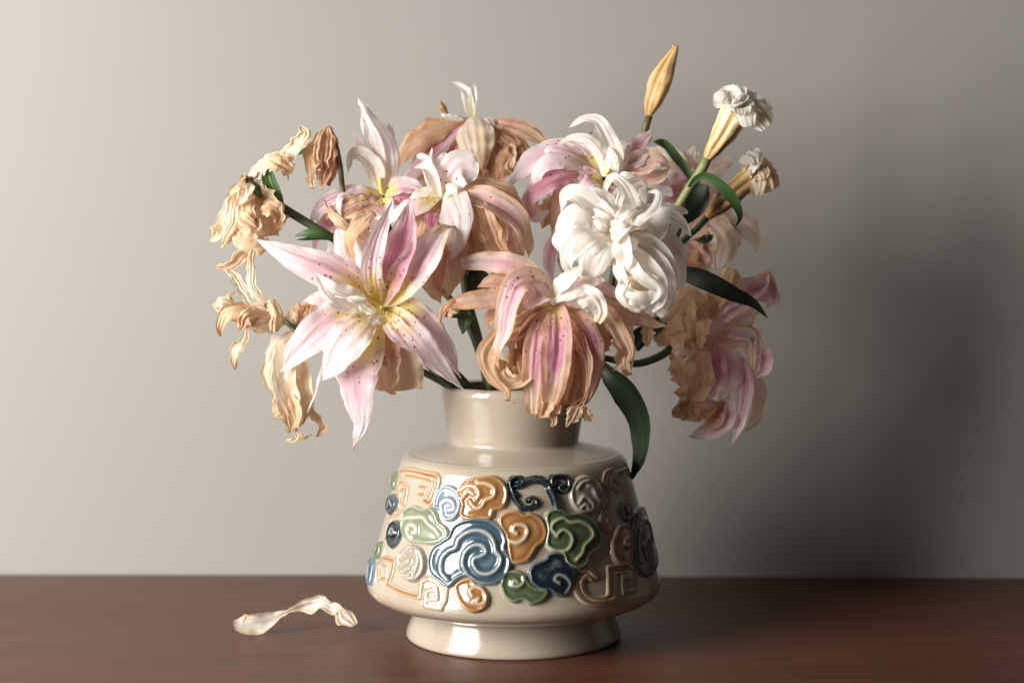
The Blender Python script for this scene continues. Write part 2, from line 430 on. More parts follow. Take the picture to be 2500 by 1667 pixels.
def ring(x, y, a, b, n=14): return [(x+a*math.cos(2*math.pi*i/n), y+b*math.sin(2*math.pi*i/n)) for i in range(n)]
rel.append(relief('medallion', 'v2', 'cream', ring(775, 475, 140, 165), [[(700,560),(740,500),(790,520),(830,580),(800,640)], [(780,400),(820,420),(850,490),(880,540)], [(690,420),(730,370),(790,350)], [(720,600),(760,570),(790,610)]], H=7, R=5))
rel.append(relief('medallion', 'v1', 'cream', ring(485, 1100, 118, 160), [[(400,1060),(440,1000),(480,960)], [(400,1150),(440,1110),(480,1090)], [(400,1210),(450,1170),(490,1150)], [(540,980),(560,1080),(530,1190)], [(440,1240),(480,1210)]], H=9, R=6))
rel.append(relief('fret_scroll', 'v1', 'fret', None, strokes=[([(385,265),(480,262),(600,292),(712,325),(692,440),(650,545),(600,530)], 20), ([(420,300),(520,310),(650,350),(640,430),(610,480)], 14), ([(545,400),(600,415),(585,470),(540,470)], 13),
    ([(360,480),(352,400),(395,360),(425,410),(385,440)], 15), ([(435,430),(405,560),(330,660)], 18), ([(385,520),(370,610),(290,680),(262,800),(235,890)], 14)], H=6, R=3.2, band=True, square=False))
rel.append(relief('fret_scroll', 'v1', 'fret', None, strokes=[([(170,1230),(175,1110),(230,1050),(318,1075),(300,1190),(262,1290),(390,1360),(545,1405),(560,1265),(600,1235),(795,1290),(775,1440),(735,1512),(595,1490),(602,1350),(695,1332),(702,1420),(640,1428)], 18),
    ([(215,1120),(250,1130),(235,1230),(190,1240)], 12)], H=6, R=3.2, band=True, square=True))
rel.append(relief('fret_scroll', 'v2', 'brown', None, strokes=[([(830,1240),(785,1220),(745,1270),(760,1360),(850,1420),(975,1405),(990,1280),(985,1150)], 17), ([(870,1215),(800,1155),(720,1180),(682,1270),(710,1380),(800,1450),(940,1462),(1040,1430)], 20)], H=6, R=3.2, band=True))
rel.append(relief('fret_scroll', 'v2', 'brown', None, strokes=[([(985,1140),(1100,1130),(1240,1130),(1230,1340),(1120,1370),(1110,1230),(1180,1240),(1170,1310)], 17), ([(1040,1430),(1045,1200),(1150,1180)], 13)], H=6, R=3.2, band=True, square=True))
rel.append(relief('curl_scroll', 'v2', 'brown', None, strokes=[([(915,470),(895,425),(930,390),(985,440),(985,540),(930,640),(920,740),(970,810),(1020,780),(975,720)], 18)], H=6, R=3.2, band=True))
rel.append(relief('curl_scroll', 'v2', 'brown', None, strokes=[([(1150,250),(1040,295),(1010,380),(1070,440),(1095,370),(1060,350)], 18), ([(940,350),(960,280),(1020,250)], 14)], H=6, R=3.2, band=True))
rel.append(relief('cloud_scroll', 'v2', 'brown', [(1000,900),(1060,770),(1140,760),(1180,850),(1175,1100),(1080,1110),(1010,1030)], [[(1150,950),(1105,930),(1110,890),(1140,870)]]))
rel.append(relief('cloud_scroll', 'v2', 'navy', [(1200,650),(1260,590),(1330,640),(1390,800),(1400,1000),(1380,1180),(1300,1210),(1220,1130),(1185,900)], [[(1240,1090),(1220,900),(1260,720),(1320,760),(1350,900)], [(1290,1050),(1270,950),(1310,880),(1340,980)]], H=9))
rel.append(relief('leaf_scroll', 'v2', 'navy', [(1080,610),(1100,560),(1150,560),(1180,640),(1160,710),(1110,690)], [[(1140,650),(1125,600),(1150,610)]]))
rel.append(relief('leaf_scroll', 'v1', 'navy', [(262,600),(280,510),(320,480),(345,540),(320,620),(280,650)], [[(290,590),(305,540),(320,580)]]))
rel.append(relief('leaf_scroll', 'v1', 'green', [(300,400),(310,330),(345,280),(340,360),(320,420)], [[(312,380),(325,340)]]))
rel.append(relief('leaf_scroll', 'v1', 'green', [(150,1030),(165,960),(205,910),(200,990),(175,1050)], [[(170,1010),(185,960)]]))
rel.append(relief('cloud_scroll', 'v1', 'blue', [(85,1270),(95,1150),(120,1060),(150,1060),(135,1180),(110,1290)], [[(105,1240),(118,1130)]]))
# the band of scrolls runs on round the far side of the vase
for i, rot in ((0, 155), (2, 160), (3, 165), (6, 150), (7, 150), (8, 150), (9, 150), (10, 155), (14, 205), (0, 215), (5, 200)):
    s0 = rel[i]; o = s0.copy(); sc.collection.objects.link(o); o.parent = vase
    o.rotation_euler.z = math.radians(rot)
    if 'label' in o: del o['label']

# ------------------------------------------------------------------ petals
def make_strip(name, pts, width, mat, parent, hint, b=.30, tp=.42, tip=.0, p=.85, cup=.5, ruffle=.05, rf=3.5, rib=.02, roll=0,
               crumple=.0, fold=0, tone=(0, 0, 0, 0), edge=0.0, tipb=0.0, nt=36, nu=21, seed=0, mid=True, jag=.0, flat_uv=False, sprange=(.07, .5), wprof=None, lin=0):
    C, L = spline(pts, nt)
    if lin:
        q = np.array(pts, float); ll = np.r_[0, np.cumsum(np.linalg.norm(np.diff(q, axis=0), axis=1))]
        C = C*(1-lin)+lin*np.stack([np.interp(np.linspace(0, ll[-1], nt), ll, q[:, k]) for k in range(3)], 1)
    T = np.gradient(C, axis=0); T /= np.linalg.norm(T, axis=1)[:, None]+1e-9
    rolls = np.interp(np.linspace(0, 1, nt), np.linspace(0, 1, len(roll)), roll) if isinstance(roll, (list, tuple)) else np.full(nt, roll)
    prevN = None
    us = np.linspace(-1, 1, nu); V = []; UV = []; TO = []
    rs = seed*7.31
    for i in range(nt):
        t = i/(nt-1)
        hv = hint(C[i]) if callable(hint) else np.array(hint, float)
        N = hv-T[i]*(hv@T[i])
        ln = np.linalg.norm(N)
        if prevN is not None:
            pn = prevN-T[i]*(prevN@T[i]); pn /= np.linalg.norm(pn)+1e-9
            N = pn if ln < 1e-3 else (N/ln*min(ln, 1)*.55+pn*.45)
        N = N/(np.linalg.norm(N)+1e-9); prevN = N
        B = np.cross(T[i], N)
        a = math.radians(rolls[i]); N, B = N*math.cos(a)+B*math.sin(a), B*math.cos(a)-N*math.sin(a)
        sh = b+(1-b)*math.sin(math.pi/2*min(1, t/tp)) if t < tp else tip+(1-tip)*max(0, math.cos(math.pi/2*(t-tp)/(1-tp)))**p
        if wprof is not None: sh = float(np.interp(t, np.linspace(0, 1, len(wprof)), wprof))
        w = width*.5*max(sh, .02)
        cp = cup*(1-.25*t) if not isinstance(cup, (list, tuple)) else float(np.interp(t, np.linspace(0, 1, len(cup)), cup))
        for u in us:
            wj = w*(1+jag*noise.noise(Vector((t*9+rs, (3 if u > 0 else 9), seed*1.7)))*1.6)
            ang = u*abs(cp)*1.2
            if abs(cp) > .02:
                x = math.sin(ang)/(abs(cp)*1.2); y = (1-math.cos(ang))/(abs(cp)*1.2)*(1 if cp > 0 else -1)
            else: x, y = u, 0
            ph = rs+(0 if u > 0 else 2.1)
            nv = noise.noise(Vector((t*rf*1.6+rs, u*.6+seed, 4.2)))
            rfl = ruffle*width*abs(u)**2.2*(math.sin(2*math.pi*rf*t+ph+2.2*nv)+.7*nv)*min(1, t*3)
            rb = rib*width*(2.6*abs(noise.noise(Vector((u*3.1+rs, t*.9, seed*1.3))))+1.5*abs(noise.noise(Vector((u*7+rs, t*1.5, seed*2.1))))-.8)*min(1, t*4)
            if mid: rb -= .03*width*math.exp(-(u/.16)**2)*min(1, (1-t)*3)*(1 if cp >= 0 else -.6)
            rfl += .022*width*abs(u)**7*(noise.noise(Vector((t*16+rs, u*2, seed*.7)))+.6*noise.noise(Vector((t*34+rs, u*2, seed*.4))))*(1+crumple*.15)
            off = B*(x*wj)+N*(y*w+rfl+rb+fold*w*(abs(u)-.45)*min(1, t*3))
            if crumple:
                q = Vector((C[i]+off)/42.0)+Vector((rs, seed, 0))
                nz = noise.noise_vector(q)*.65+noise.noise_vector(q*2.3)*.35
                off = off+np.array(nz)*crumple*min(1, t*4)
                q2 = Vector((u*3.2+rs, t*1.6, seed))
                off = off+N*noise.noise(q2)*crumple*.9*min(1, t*4)
            V.append((C[i]+off)*S)
            UV.append((u*width*.5*max(sh, .25)*.033+seed*3.7, t*L*.033+seed*5.1))
            br = tone[0]+edge*abs(u)**3+tipb*max(0, (t-.6)/.4)**1.5
            if br > .02: br += .10*noise.noise(Vector((t*4+rs, u*2, seed*.9)))
            pk = tone[1]*(.62+.55*math.exp(-(u/.6)**2))*(.45+.75*math.sin(math.pi*min(1, .12+t*.95)))
            sp = tone[2]*(1 if sprange[0] < t < sprange[1] else 0)*(1-abs(u)**6)*(1-.45*smst(.3, sprange[1], t))
            ye = tone[3]*(1-smst(.07, .46, t))*(.35+.65*math.exp(-(u/.5)**2))
            TO += [max(0, min(1, br)), max(0, min(1, pk)), sp, min(1, ye)]
    F = [(i*nu+j, i*nu+j+1, (i+1)*nu+j+1, (i+1)*nu+j) for i in range(nt-1) for j in range(nu-1)]
    me = bpy.data.meshes.new(name); me.from_pydata([tuple(v) for v in V], [], F); me.update(); smooth(me)
    ul = me.uv_layers.new(name='UVMap')
    lv = np.empty(len(me.loops), int); me.loops.foreach_get('vertex_index', lv)
    ul.data.foreach_set('uv', np.array(UV, np.float32)[lv].ravel())
    ca = me.color_attributes.new('tone', 'FLOAT_COLOR', 'POINT'); ca.data.foreach_set('color', np.array(TO, np.float32))
    return link(name, me, mat, parent)

def sweep(name, pts, radii, mat, parent, n=10, nt=40, ridges=0, ramp_=0.0, tone=None, cap=True, twist=0, wob=0):
    """round sweep along a path with its own radius profile; optional lengthwise ridges"""
    C, L = spline(pts, nt)
    T = np.gradient(C, axis=0); T /= np.linalg.norm(T, axis=1)[:, None]+1e-9
    N = np.cross(T[0], [0.3, 1, .2]); N /= np.linalg.norm(N)
    R = np.interp(np.linspace(0, 1, nt), np.linspace(0, 1, len(radii)), radii)
    if len(radii) > 2:
        k = np.array([.25, .5, .25]); R2 = R.copy(); R2[1:-1] = np.convolve(R, k, 'same')[1:-1]; R = R2
    V, UV, TO = [], [], []
    for i in range(nt):
        N = N-T[i]*(N@T[i]); N /= np.linalg.norm(N); B = np.cross(T[i], N); t = i/(nt-1)
        for j in range(n):
            a = 2*math.pi*j/n
            gr = (abs(math.cos(ridges*a/2+twist*t)) if ridges else 1)
            r = R[i]*(1-ramp_*(1-gr)**2*min(1, 4*t)*1.0)
            if wob: r *= 1+wob*noise.noise(Vector((math.cos(a)*2, math.sin(a)*2, t*5)))
            V.append((C[i]+(N*math.cos(a)+B*math.sin(a))*r)*S)
            UV.append((a*max(R)*.033, t*L*.033))
            tb = tone[0]+(tone[1]-tone[0])*t+(.5*(1-gr)**2 if ridges else 0) if tone else 0
            TO += [max(0, min(1, tb)), 0, 0, 0]
    F = [(i*n+j, i*n+(j+1) % n, (i+1)*n+(j+1) % n, (i+1)*n+j) for i in range(nt-1) for j in range(n)]
    if cap: F += [tuple(range(n))[::-1], tuple((nt-1)*n+j for j in range(n))]
    me = bpy.data.meshes.new(name); me.from_pydata([tuple(v) for v in V], [], F); me.update(); smooth(me)
    ul = me.uv_layers.new(name='UVMap'); lv = np.empty(len(me.loops), int); me.loops.foreach_get('vertex_index', lv)
    ul.data.foreach_set('uv', np.array(UV, np.float32)[lv].ravel())
    ca = me.color_attributes.new('tone', 'FLOAT_COLOR', 'POINT'); ca.data.foreach_set('color', np.array(TO, np.float32))
    return link(name, me, mat, parent)

# tones: brown, pink, speckle, yellow base
TONE = {'PK': (0, .42, 1, 2.0), 'PP': (0, .28, .9, 1.7), 'WH': (0, .03, 0, .25), 'WS': (.0, .20, .75, .35), 'DP': (.02, .95, .8, .6), 'PB': (.30, .75, .5, .2),
        'TN': (.50, .15, 0, 0), 'CR': (.36, .0, 0, 0), 'CW': (.21, .02, 0, 0), 'BR': (.72, .2, 0, 0), 'MV': (.08, .60, 0, 0), 'PT': (.34, .42, .6, .2),
        'OR': (.46, .0, 0, 0), 'DK': (.86, .3, 0, 0), 'MG': (.22, .55, 0, 0), 'WT': (.10, .10, .2, .3), 'PW': (.05, .50, .9, .8), 'PL': (.16, .22, 0, 0)}
DRY = {'TN', 'CR', 'CW', 'BR', 'OR', 'DK'}
class Flower:
    count = 0
    def __init__(s, name, label, cat, crop, center, d0, group=None, hc=(0, 0, -90), cam=.75, out=.6, **defs):
        s.crop = crop; s.d0 = d0; s.defs = defs; s.n = 0
        s.c = np.array(W(*cx(crop, *center), d0))
        k = 1/CROP[crop][2]
        s.hc = np.array(W(*cx(crop, center[0]+hc[0], center[1]+hc[1]), d0+hc[2]))
        s.cam, s.out = cam, out
        s.root = bpy.data.objects.new(name, None); sc.collection.objects.link(s.root)
        tag(s.root, label, cat, group)
        Flower.count += 1; s.base = Flower.count*31
    def hint(s, p):
        o = p-s.hc; o = o/(np.linalg.norm(o)+1e-9)
        return np.array([-.22, -s.cam, .12])+o*s.out
    def pt(s, q, crop=None):
        return np.array(W(*cx(crop or s.crop, q[0], q[1]), s.d0+(q[2] if len(q) > 2 else 0)))
    def petal(s, tone, pts, w, crop=None, name='petal', mat=None, **kw):
        cr = crop or s.crop; s.n += 1
        o = dict(s.defs); o.update(kw); w = w*o.pop('wmul', 1); dm = o.pop('dmul', 1); pts = [(q[0], q[1], (q[2] if len(q) > 2 else 0)*dm) for q in pts]
        if tone in DRY:
            o.setdefault('crumple', 7); o.setdefault('jag', .24); o.setdefault('rib', .02)
            if tone in ('TN', 'BR', 'OR'): o['edge'] = kw.get('edge', -.16)
        t = TONE[tone] if isinstance(tone, str) else tone
        sd = s.base+s.n; rq = random.Random(sd*13+7)
        if 'cup' not in kw and name == 'petal' and not isinstance(o.get('cup'), list):
            o['cup'] = o.get('cup', .5)*rq.choice((1, .8, .3, -.35, -.7))
        if name == 'petal': o.setdefault('fold', rq.choice((0, .15, .3, -.2, .4)))
        o.setdefault('roll', [random.Random(sd).uniform(-22, 22), random.Random(sd+5).uniform(-30, 30)])
        return make_strip(name, [s.pt(q, cr) for q in pts], w/CROP[cr][2], mat or M_PETAL, s.root, o.pop('hint', s.hint), tone=t, seed=sd % 97, **o)
    def stem(s, pts, r=(7, 8, 9), mat=None, name='stem'):
        """pts in photograph coordinates with absolute distance"""
        return sweep(name, [np.array(W(*q)) for q in pts], list(r), mat or M_STEM, s.root, n=10, nt=48, wob=.12)
    def tube(s, name, pts, r, mat, crop=None, **kw):
        return sweep(name, [s.pt(q, crop) for q in pts], [x/CROP[crop or s.crop][2] for x in r], mat, s.root, **kw)
    def leaf(s, pts, w, crop=None, dark=False, **kw):
        o = dict(b=.12, tp=.45, p=.8, cup=.35, ruffle=.03, rf=1.5, rib=.0, crumple=0, edge=0)
        o.update(kw)
        return s.petal((0, 0, 0, 0), pts, w, crop, 'leaf', M_LEAFD if dark else M_LEAF, **o)

VIN = [(1250, 1120, 20), (1262, 1330, 40)]
# ---- A: large pale pink lily, front left
A = Flower('lily', 'large open pale pink lily with red freckles and yellow throat', 'flower', 'c4', (860, 695), 195, edge=.05, crumple=3.5, p=1.1, jag=.05)
A.petal('PP', [(600,690,-25),(450,640,-15),(360,640,-20)], 130, edge=.4)
A.petal('PK', [(840,680,0),(680,560,40),(480,450,60),(300,375,48),(150,305,20),(35,255,0)], 210, b=.25, tp=.40, p=1.15, ruffle=.03)
A.petal('PP', [(835,665,-10),(740,520,30),(640,330,40),(585,190,10)], 260, tip=.25, tp=.5)
A.petal('PK', [(835,650,-8),(790,480,22),(760,330,28),(740,220,5)], 240, tip=.3)
A.petal('DP', [(850,655,0),(900,480,40),(960,290,48),(1000,150,30),(1012,15,5)], 215, p=1.0, b=.3)
A.petal('PK', [(865,660,0),(980,520,40),(1080,390,48),(1170,270,35),(1225,195,18),(1300,182,0)], 225, edge=.16, tipb=.35)
A.petal('PP', [(825,650,5),(775,500,62),(800,300,84),(860,140,70),(907,15,40)], 125, roll=[10, 35], edge=.12)
A.petal('PK', [(815,700,0),(620,720,40),(480,800,58),(340,930,48),(213,1085,18)], 235, p=.95)
A.petal((.34, .45, .5, .3), [(845,770,-14),(900,900,10),(985,1050,2),(1010,1190,-18)], 230, tip=.75, b=.3, ruffle=.06, crumple=6, jag=.1)
A.petal((.44, .18, .3, .2), [(830,780,-12),(840,920,14),(845,1060,6),(850,1205,-12)], 240, tip=.8, b=.3, ruffle=.06, crumple=6, jag=.1)
A.petal('PK', [(805,760,0),(740,900,40),(670,1080,45),(690,1280,25),(695,1430,5),(658,1560,-10)], 290, tp=.36, p=1.25, roll=[0, 15])
A.petal('PP', [(700,800,-20),(520,980,-5),(450,1120,0),(430,1220,0),(378,1332,10)], 85, roll=50)
A.petal('PK', [(870,680,0),(1000,700,25),(1130,830,32),(1250,980,20),(1330,1120,5)], 200, edge=.06)
A.petal('PP', [(850,690,5),(960,765,50),(1080,900,60),(1210,1060,40),(1352,1188,20)], 165, roll=[0, -25])
A.petal('PK', [(850,720,5),(920,800,45),(1010,890,45),(1095,995,25)], 135)
A.petal((0, .22, .5, .8), [(775,745,20),(690,810,68),(600,920,82),(530,1040,68),(468,1135,48)], 250, roll=[0, 10], p=.95)
A.petal('WH', [(745,690,26),(640,640,66),(520,580,84),(443,475,68)], 165, p=1.0)
A.petal('WH', [(800,715,40),(745,685,70),(680,640,92),(550,615,80)], 80, roll=[10, 70])
A.petal((0, .05, .2, 1), [(860,700,5),(790,760,40),(740,820,45)], 90)
A.petal('OR', [(780,105,55),(690,175,80),(640,260,86),(670,410,78)], 130, roll=[0, 40], edge=.2)
A.petal('OR', [(690,230,60),(610,180,72),(540,120,60),(485,22,45)], 60, tipb=.2)
A.petal((.2, .5, 0, 0), [(760,260,30),(700,200,55),(720,140,60),(790,110,50)], 110, crumple=5)
A.tube('pistil', [(862,692,-10),(845,690,25),(838,684,55)], [16, 13, 10], M_PIST)
for q in ((880,660), (850,740), (880,720)):
    A.tube('filament', [(862,692,0),((862+q[0])/2,(692+q[1])/2,30),(q[0],q[1],44)], [6, 5, 4], M_PIST, n=6, nt=10)
A.stem([(941,755,190),(965,800,130),(1035,880,105),(1090,930,90),(1150,985,50)]+VIN, (11, 9, 8, 9, 9))

# ---- K: two withered cream lilies hanging low on the left
K1 = Flower('withered_lily', 'shrivelled cream lily stretching sideways from a bent stalk', 'flower', 'c2', (610, 665), 150, 'withered cream lilies', hc=(-250, 40, -60), cup=.7, ruffle=.05)
K1.petal('CR', [(615,660,0),(500,640,30),(350,640,42),(220,600,30),(115,560,20)], 165)
K1.petal('CR', [(615,670,-15),(480,690,5),(350,680,10),(280,690,0)], 120)
K1.petal('OR', [(600,640,-5),(480,590,10),(330,560,15),(230,570,5)], 110)
K1.petal('CR', [(535,515,25),(570,610,52),(540,740,42)], 130, b=.75, tip=.5, cup=-.9, hint=(0.5, -1, .2))
K1.petal('CR', [(480,630,30),(360,640,58),(285,740,50)], 130, edge=.15)
K1.petal('CR', [(450,600,20),(300,600,45),(190,650,45),(165,772,35)], 110, edge=.2, tipb=.3)
K1.petal('CW', [(350,690,10),(320,800,15),(260,880,15),(264,1005,10)], 80, edge=.2, tipb=.5, tp=.62)
K1.petal('CW', [(470,550,15),(380,520,18),(290,400,12),(213,300,5)], 80, b=.7, tip=.5)
K1.petal('CW', [(480,550,10),(400,440,12),(370,280,8),(388,170,0)], 75, b=.6, tip=.5)
K1.petal('CR', [(270,550,20),(220,500,25),(268,457,20)], 34)
K1.petal('CW', [(260,560,20),(180,530,30),(120,560,25)], 80)
K1.stem([(694,783,150),(712,795,148),(725,801,145),(770,815,120),(880,850,90),(1010,895,70),(1110,950,50),(1190,1010,20)]+VIN, (6, 6, 7, 8), M_STEM)
K2 = Flower('withered_lily', 'wilted cream lily hanging straight down beside large pink lily', 'flower', 'c2', (690, 740), 140, 'withered cream lilies', hc=(-30, 300, -70), cup=.7)
K2.petal('CW', [(685,745,-10),(600,820,20),(540,950,28),(520,1080,22),(560,1170,15)], 170, tip=.3)
K2.petal('CW', [(685,750,5),(630,900,42),(620,1080,56),(670,1280,50),(720,1400,40)], 190)
K2.petal('CR', [(690,760,0),(690,950,38),(735,1150,48),(775,1250,42),(735,1390,32)], 160)
K2.petal('CR', [(600,1080,30),(620,1250,50),(645,1390,48),(608,1460,40)], 130)
K2.petal('CR', [(640,1150,45),(680,1270,62),(700,1370,58),(660,1420,50)], 110)
K2.petal('CR', [(760,1250,25),(850,1350,28),(885,1410,28),(828,1475,20)], 75, tp=.5, b=.6)
K2.petal('CR', [(560,1170,10),(555,1280,18),(600,1310,22),(528,1342,18)], 80)
K2.petal('OR', [(690,1410,40),(730,1470,42),(803,1465,38)], 34)
K2.petal('CW', [(695,1410,40),(685,1490,42),(618,1490,38)], 44)
K2.petal('CW', [(690,740,-15),(665,640,0),(705,530,0)], 100, edge=.3)
K2.petal('TN', [(720,720,-8),(740,600,5),(790,495,5)], 130, ruffle=.08)
K2.petal('OR', [(730,660,-5),(790,590,8),(860,540,5)], 110)
K2.stem([(722,810,140),(728,803,138),(745,806,130),(800,830,105),(900,865,75),(1020,905,60),(1120,960,40),(1200,1020,15)]+VIN, (6, 6, 7, 8))

# ---- J: withered lily at the far left
J = Flower('withered_lily', 'withered cream and tan lily drooping from thick green stalk, one petal raised', 'flower', 'c1', (490, 950), 80, 'withered cream lilies', hc=(60, 260, -70), cup=.6)
J.petal('CW', [(490,940,0),(390,1050,28),(330,1200,38),(230,1350,28),(125,1412,15)], 150)
J.petal('CW', [(480,960,-10),(400,1130,20),(290,1300,20),(180,1450,10),(140,1530,0)], 160)
J.petal('CW', [(480,960,0),(370,1150,46),(330,1350,56),(250,1560,44)], 160)
J.petal('OR', [(520,1000,-10),(600,1150,15),(690,1290,22),(700,1480,15)], 330, tip=.5, ruffle=.07)
J.petal('OR', [(540,1010,-15),(650,1150,0),(760,1260,0),(790,1390,-5)], 220, tip=.4)
J.petal('OR', [(500,1020,10),(460,1200,48),(480,1360,60),(600,1450,55),(690,1440,48)], 200, ruffle=.07)
J.petal('CW', [(495,960,10),(440,1080,58),(380,1190,58)], 190, edge=.1)
J.petal('CR', [(390,1240,50),(470,1330,78),(570,1395,78),(600,1320,65)], 120, tip=.4)
J.petal('OR', [(620,1240,45),(700,1215,62),(770,1260,55),(780,1340,45)], 150, tip=.5)
J.petal('DK', [(530,1320,52),(570,1340,58),(600,1345,56)], 50)
J.petal('OR', [(760,1305,20),(830,1300,22),(888,1293,20)], 48)
J.petal('CR', [(350,1350,35),(420,1500,56),(560,1570,58),(700,1550,42)], 220, tip=.4, ruffle=.08)
J.petal('CW', [(330,1300,30),(330,1480,40),(240,1600,30)], 110)
J.petal('CW', [(200,0,30),(150,60,35),(95,110,25)], 110, crop='c2')
J.petal('CR', [(390,120,20),(310,200,30),(240,275,30),(122,288,20)], 90, crop='c2', tp=.3, b=.6)
J.petal('CR', [(400,130,10),(370,280,10),(400,420,5)], 60, crop='c2', b=.6, tip=.5)
J.petal('CW', [(505,920,0),(600,830,10),(690,745,20),(770,710,30)], 170, b=.4, tip=.3)
J.petal('CW', [(760,770,5),(880,680,18),(980,580,22),(1045,500,18),(995,437,10)], 165, b=.5, tip=.25, tipb=.25)
J.petal('OR', [(690,715,20),(800,775,48),(925,850,40)], 215, b=.5, tip=.6, cup=-.4)
J.petal('CW', [(520,920,-5),(590,930,0),(600,1030,0)], 70)
J.petal('CR', [(430,960,20),(450,910,25),(440,890,22)], 60)
J.tube('calyx', [(455,925,5),(490,945,5),(530,975,2)], [32, 46, 38], M_STEMB, nt=14, n=12, wob=.5)
J.tube('twig', [(520,925,5),(560,920,10),(590,865,15)], [10, 8, 6], M_STEMB, nt=12, n=6)
J.tube('anther', [(820,850,30),(835,875,30),(840,885,30)], [12, 18, 8], M_ANTH, nt=10, n=6)
J.stem([(603,441,84),(640,475,84),(692,509,82),(760,550,80),(815,583,75),(900,640,55),(1000,760,40),(1085,880,45),(1160,965,30)]+VIN, (12, 10, 10, 10, 10))
J.leaf([(835,1215,5),(790,1130,10),(715,1000,15),(680,880,12),(700,790,5),(720,760,0)], 140, tp=.5, b=.1)
J.leaf([(1310,1500,10),(1180,1470,25),(1060,1450,25),(938,1475,15)], 95, dark=False, roll=30)
J.leaf([(1310,1515,5),(1180,1500,30),(1050,1505,32),(950,1510,22)], 60, dark=True, roll=60)
J.leaf([(1120,620,-30),(1060,640,-25),(1000,680,-25),(940,700,-25)], 40)
J.leaf([(870,880,10),(878,920,12),(874,955,10)], 14)

# ---- L: brown dried bud bent over
Lb = Flower('dried_bud', 'brown shrivelled lily bud nodding on a bent stalk', 'bud', 'c1', (1250, 440), 70, hc=(-60, 300, -20), cup=.9, out=1.0, cam=.4, mid=False)
Lb.petal('OR', [(1255,430,0),(1175,550,10),(1105,700,18),(1080,850,15),(1115,1015,5)], 150, edge=.2)
Lb.petal('TN', [(1250,430,5),(1210,600,40),(1190,800,46),(1170,940,36)], 170, tip=.4)
Lb.petal('BR', [(1262,435,5),(1265,600,30),(1255,800,36),(1215,970,25)], 170, tip=.3)
Lb.petal('BR', [(1262,440,-10),(1290,600,0),(1300,800,0),(1255,990,0)], 140, tip=.3)
Lb.petal('TN', [(1250,440,-25),(1200,600,-40),(1180,800,-40),(1190,960,-25)], 220, tip=.4)
Lb.petal('OR', [(1230,790,40),(1170,820,58),(1140,885,50)], 90)
Lb.petal('CW', [(1090,880,10),(1100,960,12),(1125,1015,10)], 80)
Lb.petal('TN', [(1185,940,20),(1190,1000,22),(1208,1036,20)], 45)
Lb.petal('BR', [(1250,900,15),(1260,960,15),(1270,1000,12)], 70)
Lb.stem([(799,311,72),(807,322,70),(820,360,66),(830,405,62),(837,470,55),(842,530,48),(870,620,30),(960,760,20),(1070,880,25),(1160,970,20)]+VIN, (8, 6, 6, 7, 8, 8), M_STEMB)

# ---- E: pink lily behind, left, with an upright white petal
E = Flower('lily', 'pink lily with tall upright white petals, behind dried brown bud', 'flower', 'c3', (400, 880), 25, crumple=2)
E.petal('PP', [(385,850,-25),(290,600,-30),(178,428,-35)], 95)
E.petal('WS', [(400,860,-10),(440,650,-12),(460,450,-20),(455,340,-25)], 120)
E.petal((0, .16, 0, .3), [(430,860,0),(430,700,12),(390,500,14),(300,330,4),(222,172,-8)], 225, tp=.38, p=.95)
E.petal('WH', [(365,830,8),(335,640,18),(290,420,12),(245,310,2)], 95, roll=40)
E.petal('WH', [(380,850,12),(345,700,24),(250,600,28),(180,600,22),(150,735,14)], 140, tp=.3)
E.petal('PL', [(300,640,5),(220,610,12),(150,640,10)], 50)
E.petal('PK', [(395,890,0),(220,885,15),(40,930,20),(-70,1010,15),(-135,1115,5)], 150)
E.petal('PP', [(390,900,5),(250,890,28),(130,930,32),(60,1000,25)], 130)
E.petal('DP', [(385,920,-5),(180,985,5),(20,1080,5),(-75,1200,0),(-100,1320,-5)], 150)
E.petal('PT', [(395,900,8),(300,960,34),(180,1010,38),(60,1090,30)], 170, )
E.petal('PP', [(350,980,0),(200,1080,20),(60,1200,18),(-20,1340,10)], 170)
E.petal('PK', [(420,890,5),(520,835,28),(640,845,32),(740,910,25)], 150)
E.petal('DP', [(430,900,10),(530,915,32),(640,900,30),(740,880,20)], 120)
E.petal('PK', [(400,920,20),(430,1000,45),(480,1060,40)], 150)
E.petal('TN', [(380,960,10),(320,1040,25),(250,1140,20)], 180)
E.petal('PP', [(1560,1145,25),(1400,1090,42),(1358,1180,45),(1385,1325,40)], 70, crop='c1')
E.petal('PT', [(1700,1180,20),(1550,1230,45),(1440,1290,45),(1420,1330,40)], 120, crop='c1')
E.petal('CR', [(1480,1420,40),(1350,1320,48),(1270,1230,44),(1215,1130,40)], 60, crop='c1')
for i in range(7):
    rr = random.Random(i+30); tx = rr.uniform(-60, 620); ty = rr.uniform(1080, 1320)
    E.petal(rr.choice(('PT', 'PP', 'TN', 'PK')), [(400, 920, 0), (.5*(400+tx), .45*(920+ty)+20, 30), (tx, ty-90, 25), (tx+rr.uniform(-40, 40), ty, 10)], rr.uniform(90, 150))
E.tube('pistil', [(405,880,0),(390,820,20),(385,770,25)], [22, 18, 14], M_PIST)
E.stem([(931,480,15),(950,560,-5),(1020,660,-10),(1100,730,0),(1145,800,10),(1175,880,20),(1195,960,30)]+VIN, (9, 8, 8, 9, 9))

